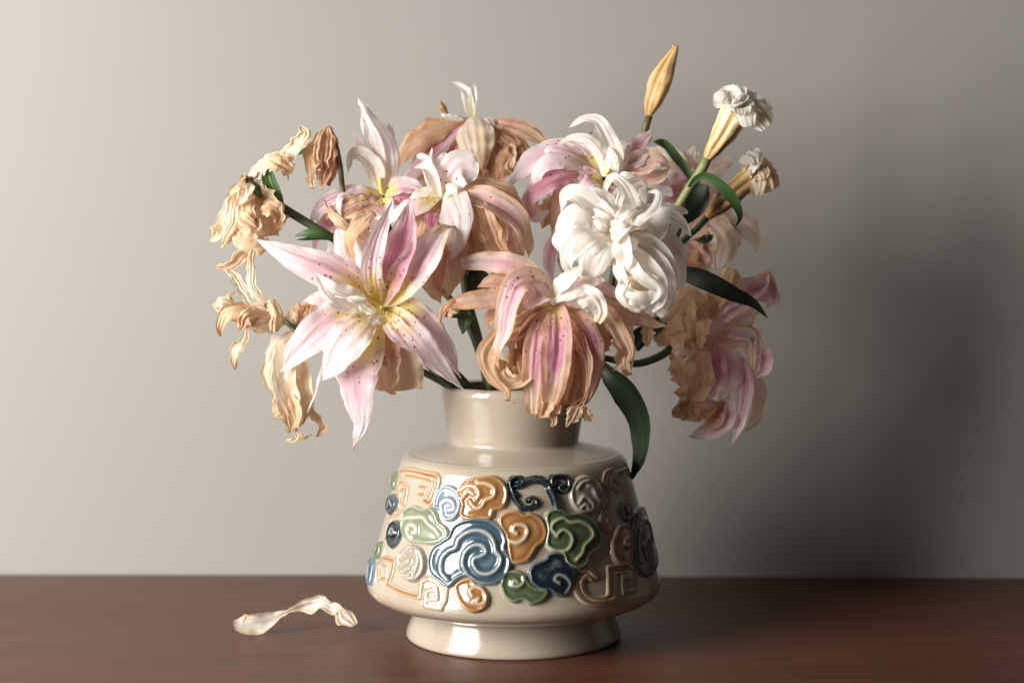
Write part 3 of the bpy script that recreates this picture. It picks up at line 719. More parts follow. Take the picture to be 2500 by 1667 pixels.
# ---- F: tan wilted lily at the back
F_ = Flower('wilted_lily', 'tan and dusky pink wilted lily arching behind the others', 'flower', 'c3', (1060, 330), -140, hc=(0, 330, -60), cup=-.6, crumple=5, ruffle=.05)
F_.petal('TN', [(1010,350,0),(850,385,18),(690,470,22),(580,570,12),(500,740,0)], 210, edge=.1)
F_.petal('PL', [(990,340,-10),(860,350,0),(720,420,0),(600,540,-10)], 120)
F_.petal('MV', [(1000,380,10),(850,470,28),(700,620,26),(520,850,10)], 230)
F_.petal('PB', [(1020,420,15),(900,560,32),(780,700,28),(640,860,15)], 260)
F_.petal('BR', [(1030,450,20),(980,620,30),(920,760,20),(860,880,10)], 270)
F_.petal('PT', [(1130,370,0),(1300,372,12),(1450,415,12),(1560,475,2),(1640,545,-10)], 170, edge=.2)
F_.petal('TN', [(1140,400,5),(1290,440,22),(1420,540,20),(1500,660,10)], 220)
F_.petal('BR', [(1160,430,10),(1290,560,26),(1400,680,22),(1430,760,10)], 280)
F_.petal('BR', [(1150,470,15),(1220,620,32),(1240,790,20)], 280, tip=.5)
F_.petal('DK', [(1100,500,0),(1150,650,5),(1180,800,0)], 300, tip=.5)
F_.petal('TN', [(1250,500,10),(1330,620,32),(1310,720,28)], 170)
F_.petal((.20, .08, 0, .2), [(1065,320,10),(1080,420,50),(1105,560,60),(1135,725,42)], 310, tp=.35, tipb=.55, cup=-.5, crumple=4)
F_.petal('WT', [(1110,330,0),(1180,370,20),(1200,460,20)], 120)
F_.petal('WT', [(1000,345,10),(910,330,18),(830,305,12)], 70)
F_.petal('WH', [(1062,320,0),(1040,220,4),(1010,130,2),(930,62,-4)], 110, cup=1.2, b=.5)
F_.petal((0, .0, 0, .5), [(1070,320,8),(1065,200,10),(1092,70,4)], 80, cup=1.0)
F_.petal('WH', [(1055,300,-4),(1020,200,-6),(985,60,-8)], 60, cup=1.0)
F_.tube('ovary', [(1072,330,-5),(1070,260,-5),(1062,190,-5)], [18, 20, 12], M_STEML)
F_.tube('filament', [(1040,340,-20),(930,310,-30),(860,290,-30)], [9, 8, 7], M_STEML, n=6, nt=14)
F_.tube('anther', [(875,290,-30),(850,255,-30),(825,205,-30)], [16, 30, 10], M_ANTH, n=8, nt=14)
F_.stem([(1152,300,-150),(1158,420,-140),(1150,560,-90),(1140,700,-40),(1168,820,-10),(1192,920,10)]+VIN, (9, 8, 9, 9))

# ---- D: speckled white-pink lily in the middle
D = Flower('lily', 'freckled white lily with browned drooping petals above the vase stem', 'flower', 'c3', (850, 895), 110, hc=(30, 300, -90), cup=-.45, crumple=3, ruffle=.045, edge=.12)
D.petal('TN', [(920,870,-20),(1080,805,0),(1280,855,12),(1420,1000,2),(1455,1160,-10)], 180)
D.petal('BR', [(950,950,-20),(1050,1080,0),(1100,1260,0),(1080,1400,-10)], 230)
D.petal('BR', [(900,1000,-20),(1000,1150,-5),(1010,1300,-10)], 240, tip=.4)
D.petal('PB', [(1050,950,10),(1230,1080,32),(1360,1230,30),(1430,1360,15)], 270)
D.petal('TN', [(1100,980,20),(1200,1120,42),(1260,1280,38),(1350,1350,25)], 210)
D.petal((.14, .55, .9, .6), [(890,885,0),(1050,895,40),(1250,965,60),(1400,1100,50),(1470,1250,30),(1480,1355,20)], 210, edge=.3, tipb=.3, tp=.5)
D.petal('TN', [(1135,945,60),(1110,1040,75),(1120,1150,70),(1190,1270,60)], 120, edge=.15)
D.petal('TN', [(1140,950,60),(1170,1060,78),(1240,1250,74),(1330,1400,62),(1392,1475,50)], 120, edge=.15)
D.petal('TN', [(1430,1330,20),(1380,1370,35),(1280,1380,35)], 80)
D.petal('PP', [(830,890,0),(700,950,30),(560,1000,30),(450,1055,10),(345,1060,0)], 160, edge=.1)
D.petal((.06, .1, .8, .6), [(830,880,-5),(720,885,5),(620,960,12),(520,1040,12)], 130)
D.petal('TN', [(740,1000,-10),(680,1080,15),(640,1190,12),(620,1290,0)], 220)
D.petal('OR', [(700,1020,-20),(600,1060,0),(500,1110,0)], 160)
D.petal('DP', [(820,990,15),(765,1070,42),(775,1180,40)], 120)
D.petal('PB', [(850,960,10),(790,1200,48),(760,1430,52),(790,1600,42),(835,1690,34)], 250, edge=.25, tp=.55)
D.petal('PB', [(920,1020,10),(930,1300,46),(900,1530,46),(880,1640,35)], 210, edge=.3, tp=.55)
D.petal((.40, .5, 0, 0), [(870,1200,30),(840,1400,66),(820,1560,60),(880,1650,50)], 150, roll=30, crumple=5)
D.petal((.0, .13, .35, .2), [(860,890,5),(905,950,58),(935,1080,88),(925,1240,80),(870,1420,62)], 290, tp=.28, tipb=.4, edge=.05, cup=-.55)
D.petal('WH', [(820,905,12),(775,790,24),(725,700,28),(636,690,20)], 125, cup=1.0, b=.5, p=.7)
D.petal('WH', [(810,890,4),(750,700,10),(705,620,12),(650,600,8)], 120, cup=1.0, b=.5, p=.6)
D.petal('WH', [(815,880,-8),(765,690,-4),(768,543,-6)], 85, cup=1.0, b=.5)
D.petal('WS', [(855,885,-5),(830,770,0),(845,680,2),(876,585,-4)], 190, cup=.3, b=.45, p=.6, tp=.5, hint=(-.3, -1, .1), roll=0, fold=.1)
D.petal('WS', [(870,885,0),(915,770,22),(985,700,28),(1108,745,18)], 270, cup=.25, b=.35, p=.55, tp=.6, hint=(-.3, -1, .1), roll=0, fold=.1)
D.petal('WS', [(860,870,-10),(890,760,-6),(950,650,-2),(1030,680,0)], 170, cup=.3, p=.6)
D.petal('WT', [(860,890,20),(910,860,45),(960,890,50)], 110)
for i in range(9):
    rr = random.Random(i+60); x0 = rr.uniform(760, 1120); y0 = rr.uniform(960, 1060)
    D.petal(rr.choice(('TN', 'PB', 'BR', 'PT')), [(870, 930, -15), (x0, y0, 18), (x0+.35*(x0-900), y0+rr.uniform(150, 230), 16), (x0+.4*(x0-900)+rr.uniform(-40, 40), y0+rr.uniform(280, 420), 0)], rr.uniform(90, 150))
D.stem([(1084,490,95),(1110,560,60),(1125,630,45),(1131,670,40),(1141,730,36),(1160,812,36),(1184,862,40),(1200,955,50)]+VIN, (9, 10, 11, 12, 13, 13))
D.tube('side_shoot', [(1050,1800,-70),(990,1785,-60),(905,1780,-50)], [16, 17, 15], M_STEM, nt=14)
D.tube('shoot_tip', [(905,1780,-50),(880,1775,-48),(878,1745,-46)], [15, 20, 8], M_STEMB, nt=10)
D.leaf([(290,540,-70),(260,600,-60),(240,715,-55)], 125, crop='c5', dark=False, b=.9, tp=.2)
D.leaf([(250,250,-90),(300,270,-80),(360,330,-80),(330,430,-80)], 190, crop='c5', dark=True, b=.5, tip=.3)
D.leaf([(290,110,-60),(350,85,-55),(420,120,-55)], 45, crop='c5', dark=True)
D.leaf([(450,265,-20),(510,290,0),(515,350,10),(505,415,10)], 60, crop='c5')
D.leaf([(1050,1480,-80),(1130,1470,-75),(1150,1490,-75)], 60, dark=True)

# ---- G: pink and white lily, upper right
G = Flower('lily', 'pink and white curling lily behind the pure white lily', 'flower', 'c6', (800, 480), 25, hc=(30, 180, -90), cup=-.35, crumple=2)
G.petal('MV', [(900,430,-20),(1000,320,-12),(1080,230,-15),(1145,165,-22)], 160, crumple=5)
G.petal('MG', [(880,460,-10),(1050,420,8),(1180,380,8),(1275,430,0)], 210, crumple=5)
G.petal('MG', [(880,500,-5),(1050,510,12),(1180,490,12),(1260,440,5)], 150, crumple=4)
G.petal('PL', [(900,440,-5),(1040,370,5),(1140,300,0)], 120, crumple=5)
G.petal('MV', [(880,520,-20),(1060,560,-10),(1200,560,-10),(1280,640,-20)], 220)
G.petal('PK', [(740,420,-10),(520,310,10),(330,345,18),(200,460,12),(92,605,0)], 190)
G.petal('PK', [(740,440,-5),(560,340,20),(420,300,22),(370,340,18)], 150)
G.petal('DP', [(730,470,10),(500,470,45),(330,560,55),(260,680,48),(300,805,34)], 215, tp=.5)
G.petal('PP', [(330,640,30),(290,740,42),(330,780,42),(412,738,34)], 110)
G.petal((0, .22, .5, .5), [(735,435,8),(560,385,44),(400,395,58),(318,490,54),(345,590,48),(425,635,45)], 135, tp=.35)
G.petal('PP', [(760,450,10),(700,320,14),(600,260,10),(480,240,4)], 110)
G.petal('WH', [(795,470,14),(765,330,24),(680,235,24),(560,222,16),(470,280,8)], 95, tp=.3)
G.petal('WH', [(850,500,20),(860,350,34),(805,200,36),(740,105,32),(640,95,26),(553,152,18)], 150, tp=.25, b=.7)
G.petal('WH', [(830,500,26),(830,400,38),(815,290,36)], 150, b=.7, tip=.3)
G.petal('WH', [(870,440,0),(905,330,8),(940,260,6),(998,228,0)], 100, b=.5)
G.petal((0, .1, .2, .5), [(880,480,10),(950,340,10),(970,270,4)], 80)
G.petal((.03, .45, .5, 1), [(770,500,20),(640,480,34),(540,450,30)], 120)
G.petal('PK', [(780,520,15),(700,540,48),(640,640,48)], 190, tip=.3)
G.petal('PK', [(800,530,15),(780,600,40),(760,680,38)], 200, tip=.4)
G.petal('DP', [(830,530,5),(880,600,25),(900,680,20)], 180, tip=.3)
G.petal('PT', [(610,510,10),(500,590,34),(450,750,34),(428,905,22)], 90, edge=.3)
G.petal('TN', [(430,640,-5),(390,750,5),(365,870,0)], 140)
G.petal('BR', [(470,680,-15),(420,780,-5),(380,850,-8)], 120)
G.petal('MV', [(480,860,-75),(430,980,-75),(405,1100,-75),(432,1260,-78)], 110)
G.petal('MV', [(540,960,-60),(500,1080,-62),(520,1200,-62)], 70)
G.petal('TN', [(520,1020,-20),(480,1090,-18),(470,1110,-18)], 50)
G.tube('pistil', [(800,490,0),(820,470,30),(835,450,45)], [16, 13, 10], M_PIST)
G.leaf([(690,205,-40),(705,190,-40),(715,180,-42)], 18)
G.leaf([(0,580,-110),(80,570,-100),(140,620,-100)], 50, dark=True)
G.leaf([(120,700,-80),(180,690,-70),(230,710,-70)], 55, dark=True)
G.stem([(1477,430,15),(1490,520,-10),(1500,640,0),(1470,780,20),(1410,870,40),(1330,950,40)]+VIN, (9, 8, 9, 9))

# ---- H: blurred pale lily far back right
H_ = Flower('lily', 'pale faded lily at the back beneath the two trumpet blooms', 'flower', 'c7', (430, 1260), -170, hc=(0, 60, -90), cup=.3, crumple=6, ruffle=.06)
H_.petal('PL', [(430,1260,-10),(330,1060,12),(230,960,12),(140,900,0)], 250)
H_.petal('PL', [(430,1250,-15),(440,1050,0),(470,930,0),(500,870,-10)], 230)
H_.petal('PL', [(440,1260,-5),(600,1090,12),(720,1030,10),(800,1030,0)], 230)
H_.petal('MV', [(420,1280,0),(310,1210,20),(220,1230,18)], 260, tip=.3)
H_.petal('MV', [(420,1290,5),(320,1330,24),(250,1420,20)], 240)
H_.petal('PL', [(450,1270,0),(600,1220,18),(740,1230,10)], 220)
H_.petal('TN', [(450,1280,5),(560,1380,20),(620,1480,15)], 240)
H_.petal('MG', [(450,1300,0),(480,1450,15),(470,1560,5)], 250)
H_.petal('MG', [(330,200,0),(430,110,20),(540,140,22),(570,240,10)], 200, crop='c8')
H_.petal('PL', [(470,110,20),(560,230,34),(535,410,20)], 210, crop='c8', tip=.35)
H_.petal('PL', [(520,80,0),(660,100,18),(755,200,14),(772,300,4)], 170, crop='c8', tp=.5)
H_.petal('CR', [(580,120,10),(620,220,20),(600,330,10)], 130, crop='c8')
H_.petal('PB', [(330,240,-10),(390,340,5),(470,440,0)], 220, crop='c8')
H_.petal('BR', [(320,280,-5),(340,370,10),(420,440,0)], 200, crop='c8')
H_.petal('DK', [(340,200,-20),(420,260,-18),(470,330,-20)], 240, crop='c8', tip=.4)
H_.leaf([(400,230,30),(460,215,32),(520,200,30)], 60, crop='c8', dark=True)
H_.stem([(1680,470,-180),(1650,580,-160),(1590,690,-110),(1500,810,-50),(1410,890,0),(1330,960,20)]+VIN, (9, 8, 9, 9))

# ---- C: double white lily
C_ = Flower('lily', 'pure white double lily with many curled ribbon petals', 'flower', 'c6', (890, 890), 175, crumple=1.5, ruffle=.06, rf=1.8, cup=-.5, hc=(0, 60, -110), rib=.012, mid=False, out=.45, wmul=.88, dmul=1.35)
for i in range(15):
    rr = random.Random(i*7+1); a = 2*math.pi*(i+rr.uniform(0, .7))/15
    L1 = rr.uniform(330, 430)*(1.1 if math.cos(a) > 0 else .95)*(1 if math.sin(a) < .4 else .8); tw = rr.choice((-1, 1))*rr.uniform(.15, .45)
    C_.petal('WH', [(890+30*math.cos(a), 890+30*math.sin(a), 0), (890+.45*L1*math.cos(a-tw*.4), 890+.45*L1*math.sin(a-tw*.4), 22+rr.uniform(-14, 14)),
                    (890+.8*L1*math.cos(a), 890+.8*L1*math.sin(a), 18+rr.uniform(-14, 14)), (890+.95*L1*math.cos(a+tw), 890+.95*L1*math.sin(a+tw), 12), (890+.86*L1*math.cos(a+1.5*tw), 890+.86*L1*math.sin(a+1.5*tw), 0)],
             rr.uniform(70, 110), b=.5, tp=.45, tip=.2, p=.6, roll=[rr.uniform(-20, 20), rr.uniform(-60, 60)], cup=-.45)
C_.petal('WH', [(880,860,0),(760,740,48),(640,640,58),(540,625,48),(488,745,28)], 165, tp=.55)
C_.petal('WH', [(870,860,8),(720,780,56),(580,750,60),(490,840,42),(455,960,20)], 200, tp=.5)
C_.petal('WH', [(860,890,10),(660,850,60),(530,920,62),(455,960,45),(500,1058,30)], 180, tp=.5)
C_.petal('WH', [(860,900,15),(690,930,74),(560,1030,72),(540,1120,50),(600,1160,35)], 220, tip=.2)
C_.petal('WH', [(865,900,25),(770,990,92),(720,1100,94),(690,1205,68)], 280, tip=.35, p=.6)
C_.petal('WH', [(860,890,30),(740,940,92),(640,1030,92),(600,1100,70)], 200, tip=.3)
C_.petal('WH', [(905,890,45),(920,980,112),(935,1080,112),(905,1148,94)], 190, tip=.4, p=.6, tp=.5)
C_.petal('WH', [(850,900,60),(880,850,112),(950,870,122),(1045,850,108)], 110, roll=[0, 40])
C_.petal('WH', [(855,960,70),(890,900,116),(960,840,116),(990,790,100)], 120)
C_.petal('WH', [(960,990,70),(1010,960,108),(1000,1020,108)], 70, tip=.5)
C_.petal((.02, .05, .8, .2), [(950,960,10),(1070,990,46),(1180,1060,52),(1240,1160,40)], 230, cup=.3)
C_.petal('WH', [(950,950,20),(1090,960,70),(1210,1050,80),(1280,1190,66),(1310,1305,42)], 150, roll=[0, 25])
C_.petal('WH', [(950,990,30),(1100,1050,82),(1220,1180,88),(1250,1340,72),(1190,1490,54)], 140, tip=.45, p=.6, roll=[10, 25])
C_.petal('WH', [(960,900,8),(1110,890,50),(1260,950,60),(1395,1050,30)], 220, tip=.2, ruffle=.09)
C_.petal('WH', [(1000,930,2),(1180,990,44),(1310,1130,46),(1335,1300,24)], 190, ruffle=.08, tip=.3)
C_.petal('WH', [(930,850,12),(1100,805,52),(1250,770,60),(1350,825,50),(1412,920,38)], 150, roll=[0, -20])
C_.petal('WH', [(960,800,0),(1090,700,28),(1250,720,32),(1390,745,18)], 150, tip=.3)
C_.petal('WH', [(980,780,-5),(1080,660,18),(1170,600,14),(1268,575,0)], 170, tip=.35)
C_.petal('WH', [(1010,820,22),(1000,690,50),(935,560,60),(860,508,56),(808,590,46),(850,625,40)], 120, tp=.35, roll=[0, 20])
C_.petal('WH', [(900,810,0),(905,690,18),(880,610,10)], 180, tip=.5)
C_.petal('WH', [(990,790,5),(1040,650,24),(1080,570,12)], 170, tip=.3)
for i in range(20):   # narrow ribbons curling out of the middle
    rr = random.Random(i*11+5); a = 2*math.pi*(i+rr.uniform(0, .8))/20
    L1 = rr.uniform(190, 400)*(1.08 if math.cos(a) > 0 else .95)*(1 if math.sin(a) < .4 else .7); tw = rr.choice((-1, 1))*rr.uniform(.2, .55); h = rr.uniform(40, 78)
    C_.petal('WH', [(890+25*math.cos(a), 890+25*math.sin(a), 30), (890+.45*L1*math.cos(a-tw*.5), 890+.45*L1*math.sin(a-tw*.5), h+10),
                    (890+.82*L1*math.cos(a), 890+.82*L1*math.sin(a), h), (890+L1*math.cos(a+.8*tw), 890+L1*math.sin(a+.8*tw), h-28), (890+.9*L1*math.cos(a+1.5*tw), 890+.9*L1*math.sin(a+1.5*tw), h-40)],
             rr.uniform(52, 92), b=.5, tp=.4, tip=.1, p=.8, roll=[rr.uniform(-25, 25), rr.uniform(-75, 75)], cup=rr.choice((-.4, .3, .5)), ruffle=.10)
C_.petal((.02, .0, 0, .4), [(860,850,20),(830,800,48),(790,790,50)], 90, cup=.5)
C_.petal('WH', [(905,1060,30),(1030,1130,76),(1140,1200,84),(1185,1290,72)], 160, tip=.4)
C_.tube('rolled_petal', [(1000,1435,70),(1015,1405,82),(1035,1350,100),(1045,1290,122),(1045,1262,128)], [26, 74, 108, 116, 106], M_PETAL, n=36, nt=26, cap=False, tone=(.0, .0), wob=.28)
C_.tube('rolled_petal', [(1020,1400,80),(1040,1330,100),(1065,1285,120),(1068,1262,126)], [30, 62, 84, 78], M_PETAL, n=28, nt=18, cap=False, tone=(.26, .10), wob=.14)
C_.petal('WH', [(1180,1270,118),(1150,1220,124),(1060,1205,112),(960,1222,110),(905,1260,118)], 60, b=.6, tip=.4, p=.6, cup=.3, hint=(0, -.8, .6))
for q in ([(930,1000,60),(1010,1120,110),(1060,1200,124),(1180,1300,118),(1130,1400,104)], [(960,980,50),(1100,1090,100),(1200,1230,112),(1215,1370,100),(1140,1455,84)], [(900,1040,60),(900,1150,104),(930,1240,112),(905,1330,104),(960,1420,96)], [(980,960,40),(1150,1040,84),(1260,1180,92),(1285,1330,80),(1235,1440,64)]):
    C_.petal('WH', q, 95, b=.5, tp=.45, tip=.2, p=.7, cup=.35, ruffle=.08, roll=[0, 35])
C_.petal((.5, 0, 0, 0), [(960,1215,120),(1000,1232,124),(1030,1255,122)], 34)
C_.stem([(1506,575,150),(1515,680,90),(1490,780,60),(1430,850,60),(1390,900,60),(1325,965,50)]+VIN, (9, 8, 9, 9, 9), M_STEM)
C_.leaf([(1350,1180,-70),(1440,1200,-60),(1560,1250,-50),(1700,1320,-45),(1850,1390,-50),(1960,1500,-60)], 160, dark=True, b=.7, tp=.2, p=.9, roll=15)

# ---- B: wilted freckled lily hanging over the rim
B_ = Flower('wilted_lily', 'wilted freckled pink lily with tan edges drooping over the vase rim', 'flower', 'c5', (890, 495), 205, hc=(0, 260, -100), cup=-.5, crumple=4, ruffle=.05, edge=.35)
B_.petal('PB', [(800,420,-15),(600,350,0),(450,330,0),(350,365,-12)], 170)
B_.petal((.16, .6, .4, .5), [(870,440,0),(750,270,16),(600,200,16),(420,175,0),(230,185,-22)], 170, tp=.5, tip=.5, edge=.25)
B_.petal('TN', [(720,540,-25),(520,560,-12),(430,620,-12),(465,695,-18)], 150)
B_.petal('PT', [(870,480,0),(620,430,20),(420,450,30),(250,470,30),(150,500,25),(95,590,18)], 170, tp=.45, tipb=.2, b=.4)
B_.petal('TN', [(220,480,25),(150,480,30),(90,540,26),(72,642,20)], 60)
B_.petal('TN', [(240,510,28),(170,520,32),(130,608,26)], 60)
B_.petal('TN', [(860,560,0),(700,640,30),(520,720,42),(420,870,46),(470,1020,46),(560,1120,52),(580,1190,56),(550,1200,58)], 180, tp=.45, edge=.1)
B_.petal('BR', [(600,820,10),(640,950,20),(690,1000,16)], 190, tip=.4, crumple=4)
B_.petal('OR', [(520,880,30),(530,1000,62),(620,1070,68),(700,1010,62),(660,910,50)], 110, b=.7, tip=.5, cup=.5, hint=(.2, -1, .5))
B_.petal('TN', [(560,920,35),(580,1020,52),(650,1030,50),(630,940,40)], 90, b=.7, tip=.5, cup=.5, hint=(.2, -.6, .8))
B_.petal((.05, .5, .8, .7), [(900,455,5),(770,330,50),(650,350,76),(585,500,82),(545,700,76),(500,830,66),(582,918,58)], 210, tp=.32, p=.8, edge=.3, tipb=.2)
B_.petal((.0, .25, .9, .5), [(905,450,8),(830,410,52),(760,460,62),(700,520,58)], 210, tip=.2, edge=.1)
B_.petal('TN', [(1050,600,-30),(1040,800,0),(1040,1000,5),(1030,1180,0)], 200, tip=.4)
B_.petal('BR', [(1000,700,0),(1060,950,26),(1040,1100,22),(1010,1230,10)], 230, tip=.5, edge=0)
B_.petal((.10, .85, .8, .9), [(890,510,0),(825,640,58),(790,850,78),(775,1060,70),(770,1300,52)], 200, tip=.5, tp=.5, edge=.45, tipb=.3)
B_.petal((.10, .80, .8, .9), [(970,515,0),(1100,600,60),(1185,750,76),(1200,950,66),(1165,1150,52),(1090,1265,44)], 165, tp=.5, edge=.45, tipb=.3)
B_.petal('PT', [(970,540,10),(1070,680,66),(1150,880,82),(1165,1050,76),(1130,1200,62)], 90, edge=.2)
B_.petal((.06, .85, 1, 1), [(905,500,12),(935,600,80),(935,840,102),(915,1050,88),(880,1215,70)], 215, tip=.5, tp=.5, edge=.4, tipb=.35)
B_.petal('TN', [(1140,1180,60),(1080,1230,64),(1000,1265,60)], 60)
B_.petal('OR', [(1130,1190,58),(1070,1280,62),(1005,1388,55)], 90, tp=.5)
B_.petal('CR', [(1130,1240,48),(1150,1300,52),(1195,1345,45)], 75, tip=.5)
B_.petal('OR', [(880,1150,58),(850,1260,64),(765,1335,56)], 100)
B_.petal('OR', [(880,1270,50),(912,1335,52),(900,1392,50)], 50, tip=.5)
B_.petal('BR', [(950,1120,35),(940,1220,40),(935,1295,35)], 100, tip=.6)
B_.petal('TN', [(890,1180,60),(920,1250,64),(890,1290,60)], 100)
B_.petal((.26, .7, 0, 0), [(980,400,-12),(1230,480,10),(1500,575,10),(1745,655,-2)], 170, tp=.5)
B_.petal('MV', [(1000,340,-22),(1200,340,2),(1330,390,4),(1390,465,0)], 200, edge=.15)
B_.petal('BR', [(1150,600,0),(1270,720,14),(1290,840,8)], 170, tip=.5)
B_.petal('TN', [(1360,560,-4),(1430,740,10),(1440,900,12),(1472,1015,10)], 170, tip=.3)
B_.petal('TN', [(1600,620,-2),(1600,720,2),(1590,805,0)], 95)
B_.petal('PT', [(960,450,5),(1130,480,34),(1290,560,50),(1400,720,54),(1455,860,48),(1345,985,42)], 130, tp=.5, edge=.2)
B_.petal('CR', [(1440,850,45),(1450,940,45),(1490,1000,40)], 70)
B_.petal('WH', [(920,450,20),(960,360,60),(1045,290,76),(1122,205,70)], 150, tipb=.05, edge=.0, tip=.1)
B_.petal('OR', [(935,440,30),(980,420,55),(1050,395,55)], 60, edge=0, crumple=2)
B_.petal('WH', [(925,440,32),(950,420,70),(1090,390,84),(1222,410,76)], 120, edge=0, tip=.2)
B_.petal((.0, .06, 0, 0), [(1060,400,62),(1170,440,86),(1235,530,82),(1225,625,72)], 170, edge=.1, tipb=.3, tip=.4)
B_.petal('WT', [(1100,300,30),(1200,310,55),(1290,320,55)], 110, edge=.0)
B_.petal((.03, .2, .8, .4), [(930,460,15),(1020,455,46),(1110,480,50),(1180,520,45)], 120)
B_.tube('pistil', [(890,495,0),(885,490,25),(878,485,38)], [18, 15, 12], M_PIST)
for i in range(9):
    rr = random.Random(i+90); a = rr.uniform(-1.1, 1.1)
    B_.petal(rr.choice(('TN', 'PT', 'BR', 'PB')), [(890, 510, -10), (890+230*math.sin(a), 640-60*abs(a), 25), (890+(300+60*abs(a))*math.sin(a), 860-120*abs(a), 22), (890+(290+90*abs(a))*math.sin(a)+rr.uniform(-40, 40), 1080-130*abs(a)+rr.uniform(-60, 60), 0)], rr.uniform(90, 150), tipb=.2)
B_.stem([(1346,748,190),(1330,800,120),(1305,880,80),(1280,960,60)]+VIN, (9, 9, 9, 9))

# ---- I: lily hanging on the right
I_ = Flower('wilted_lily', 'dusky pink and tan lily nodding sideways beside the long dark leaf', 'flower', 'c8', (240, 910), -40, hc=(250, 60, -80), cup=-.15, crumple=4, ruffle=.05, edge=.0, cam=1.0, out=.35, wmul=1.12)
I_.petal('MG', [(470,780,-30),(650,735,-15),(790,690,-25)], 190)
I_.petal('MG', [(560,900,-30),(760,1150,-25),(785,1320,-28),(700,1455,-30)], 140)
I_.petal('MV', [(440,780,-15),(560,650,12),(700,560,16),(800,500,8),(858,410,0)], 220, edge=.1)
I_.petal('MV', [(700,570,5),(800,540,20),(880,590,15),(845,662,8)], 140)
I_.petal('PB', [(780,480,0),(840,470,8),(895,612,5)], 80)
I_.petal((.03, .3, 0, 0), [(470,730,10),(560,640,32),(650,612,30),(700,600,20)], 90)
I_.petal('MG', [(430,820,-12),(590,840,14),(740,850,16),(768,950,10),(752,1108,0)], 140, tp=.55)
I_.petal('PL', [(560,830,10),(660,820,25),(745,835,24),(755,920,16)], 80)
I_.petal('MV', [(755,920,0),(830,950,8),(825,1050,4),(750,1105,0)], 90)
I_.petal('MV', [(520,900,-15),(680,1050,2),(692,1250,4),(655,1430,0),(618,1530,-4)], 110, tp=.35)
I_.petal('DP', [(420,850,0),(490,1000,28),(490,1150,30),(450,1255,20)], 170, edge=.1)
I_.petal('MV', [(450,850,-5),(570,980,18),(610,1110,20),(540,1235,14)], 190, edge=.08)
I_.petal('MV', [(580,1200,-5),(570,1330,6),(480,1430,6),(345,1478,0)], 150)
I_.petal('PB', [(560,1250,0),(500,1380,14),(400,1440,14)], 90)
I_.petal('TN', [(250,930,0),(330,1060,30),(330,1180,36),(250,1200,28)], 190)
I_.petal('OR', [(280,930,5),(390,1040,40),(400,1180,42),(330,1250,34)], 190)
I_.petal('BR', [(235,1322,0),(340,1310,28),(450,1300,28),(540,1255,16)], 130, tp=.55)
I_.petal('OR', [(280,1250,10),(360,1330,36),(420,1390,34)], 110)
I_.petal('TN', [(230,900,0),(190,820,10),(260,680,24),(340,620,24)], 200)
I_.petal('OR', [(300,760,20),(310,660,48),(380,590,55),(460,650,48)], 190)
I_.petal('TN', [(440,640,30),(400,720,52),(390,830,54),(420,930,42)], 160)
I_.petal('OR', [(460,720,10),(520,580,36),(570,470,36),(600,405,22)], 130, tip=.5)
I_.petal('TN', [(600,410,20),(630,440,24),(590,580,18)], 80)
I_.petal('CR', [(235,905,10),(290,840,40),(350,850,44),(350,930,40)], 150)
I_.petal('CW', [(240,915,12),(300,920,42),(340,960,42),(310,1000,34)], 110)
I_.stem([(1640,848,-42),(1610,870,-20),(1548,888,0),(1465,874,20),(1400,895,50),(1330,950,50)]+VIN, (10, 8, 8, 9, 9))
I_.leaf([(0,920,0),(60,830,5),(150,760,5),(230,700,0)], 110, crop='c8', dark=True, b=.5)
I_.leaf([(1500,830,30),(1520,740,30),(1555,650,28)], 100, crop='c5', dark=True)
I_.leaf([(1248,905,70),(1330,1010,95),(1450,1130,100),(1540,1290,92),(1570,1450,80)]+[(1560,1600,68),(1490,1770,50),(1463,1780,48)][:1]+[(1500,1730,55),(1462,1798,45)], 250, crop='c5', dark=True, b=.15, tp=.42, p=.75, roll=[15, 30, 55], cup=.5)

# ---- buds and half-open trumpets, upper right
Mb = Flower('lily_bud', 'closed golden bud standing upright above the pink lily', 'bud', 'c7', (120, 630), -30)
Mb.tube('bud', [(108,650,0),(165,490,4),(250,280,6),(318,130,2),(335,82,-2)], [24, 76, 96, 88, 56, 24], M_BUD, n=48, nt=44, ridges=3, ramp_=.22, tone=(.58, .42), wob=.12)
Mb.tube('bud_tip', [(330,100,0),(318,80,0),(312,62,0)], [22, 14, 8], M_BUD, n=10, nt=8, tone=(.6, .8))
Mb.stem([(1585,284,-30),(1577,310,-30),(1568,350,-35),(1555,430,-60),(1530,580,-60),(1490,740,-30),(1420,870,10),(1335,955,30)]+VIN, (9, 7, 7, 8, 8), M_STEMB)

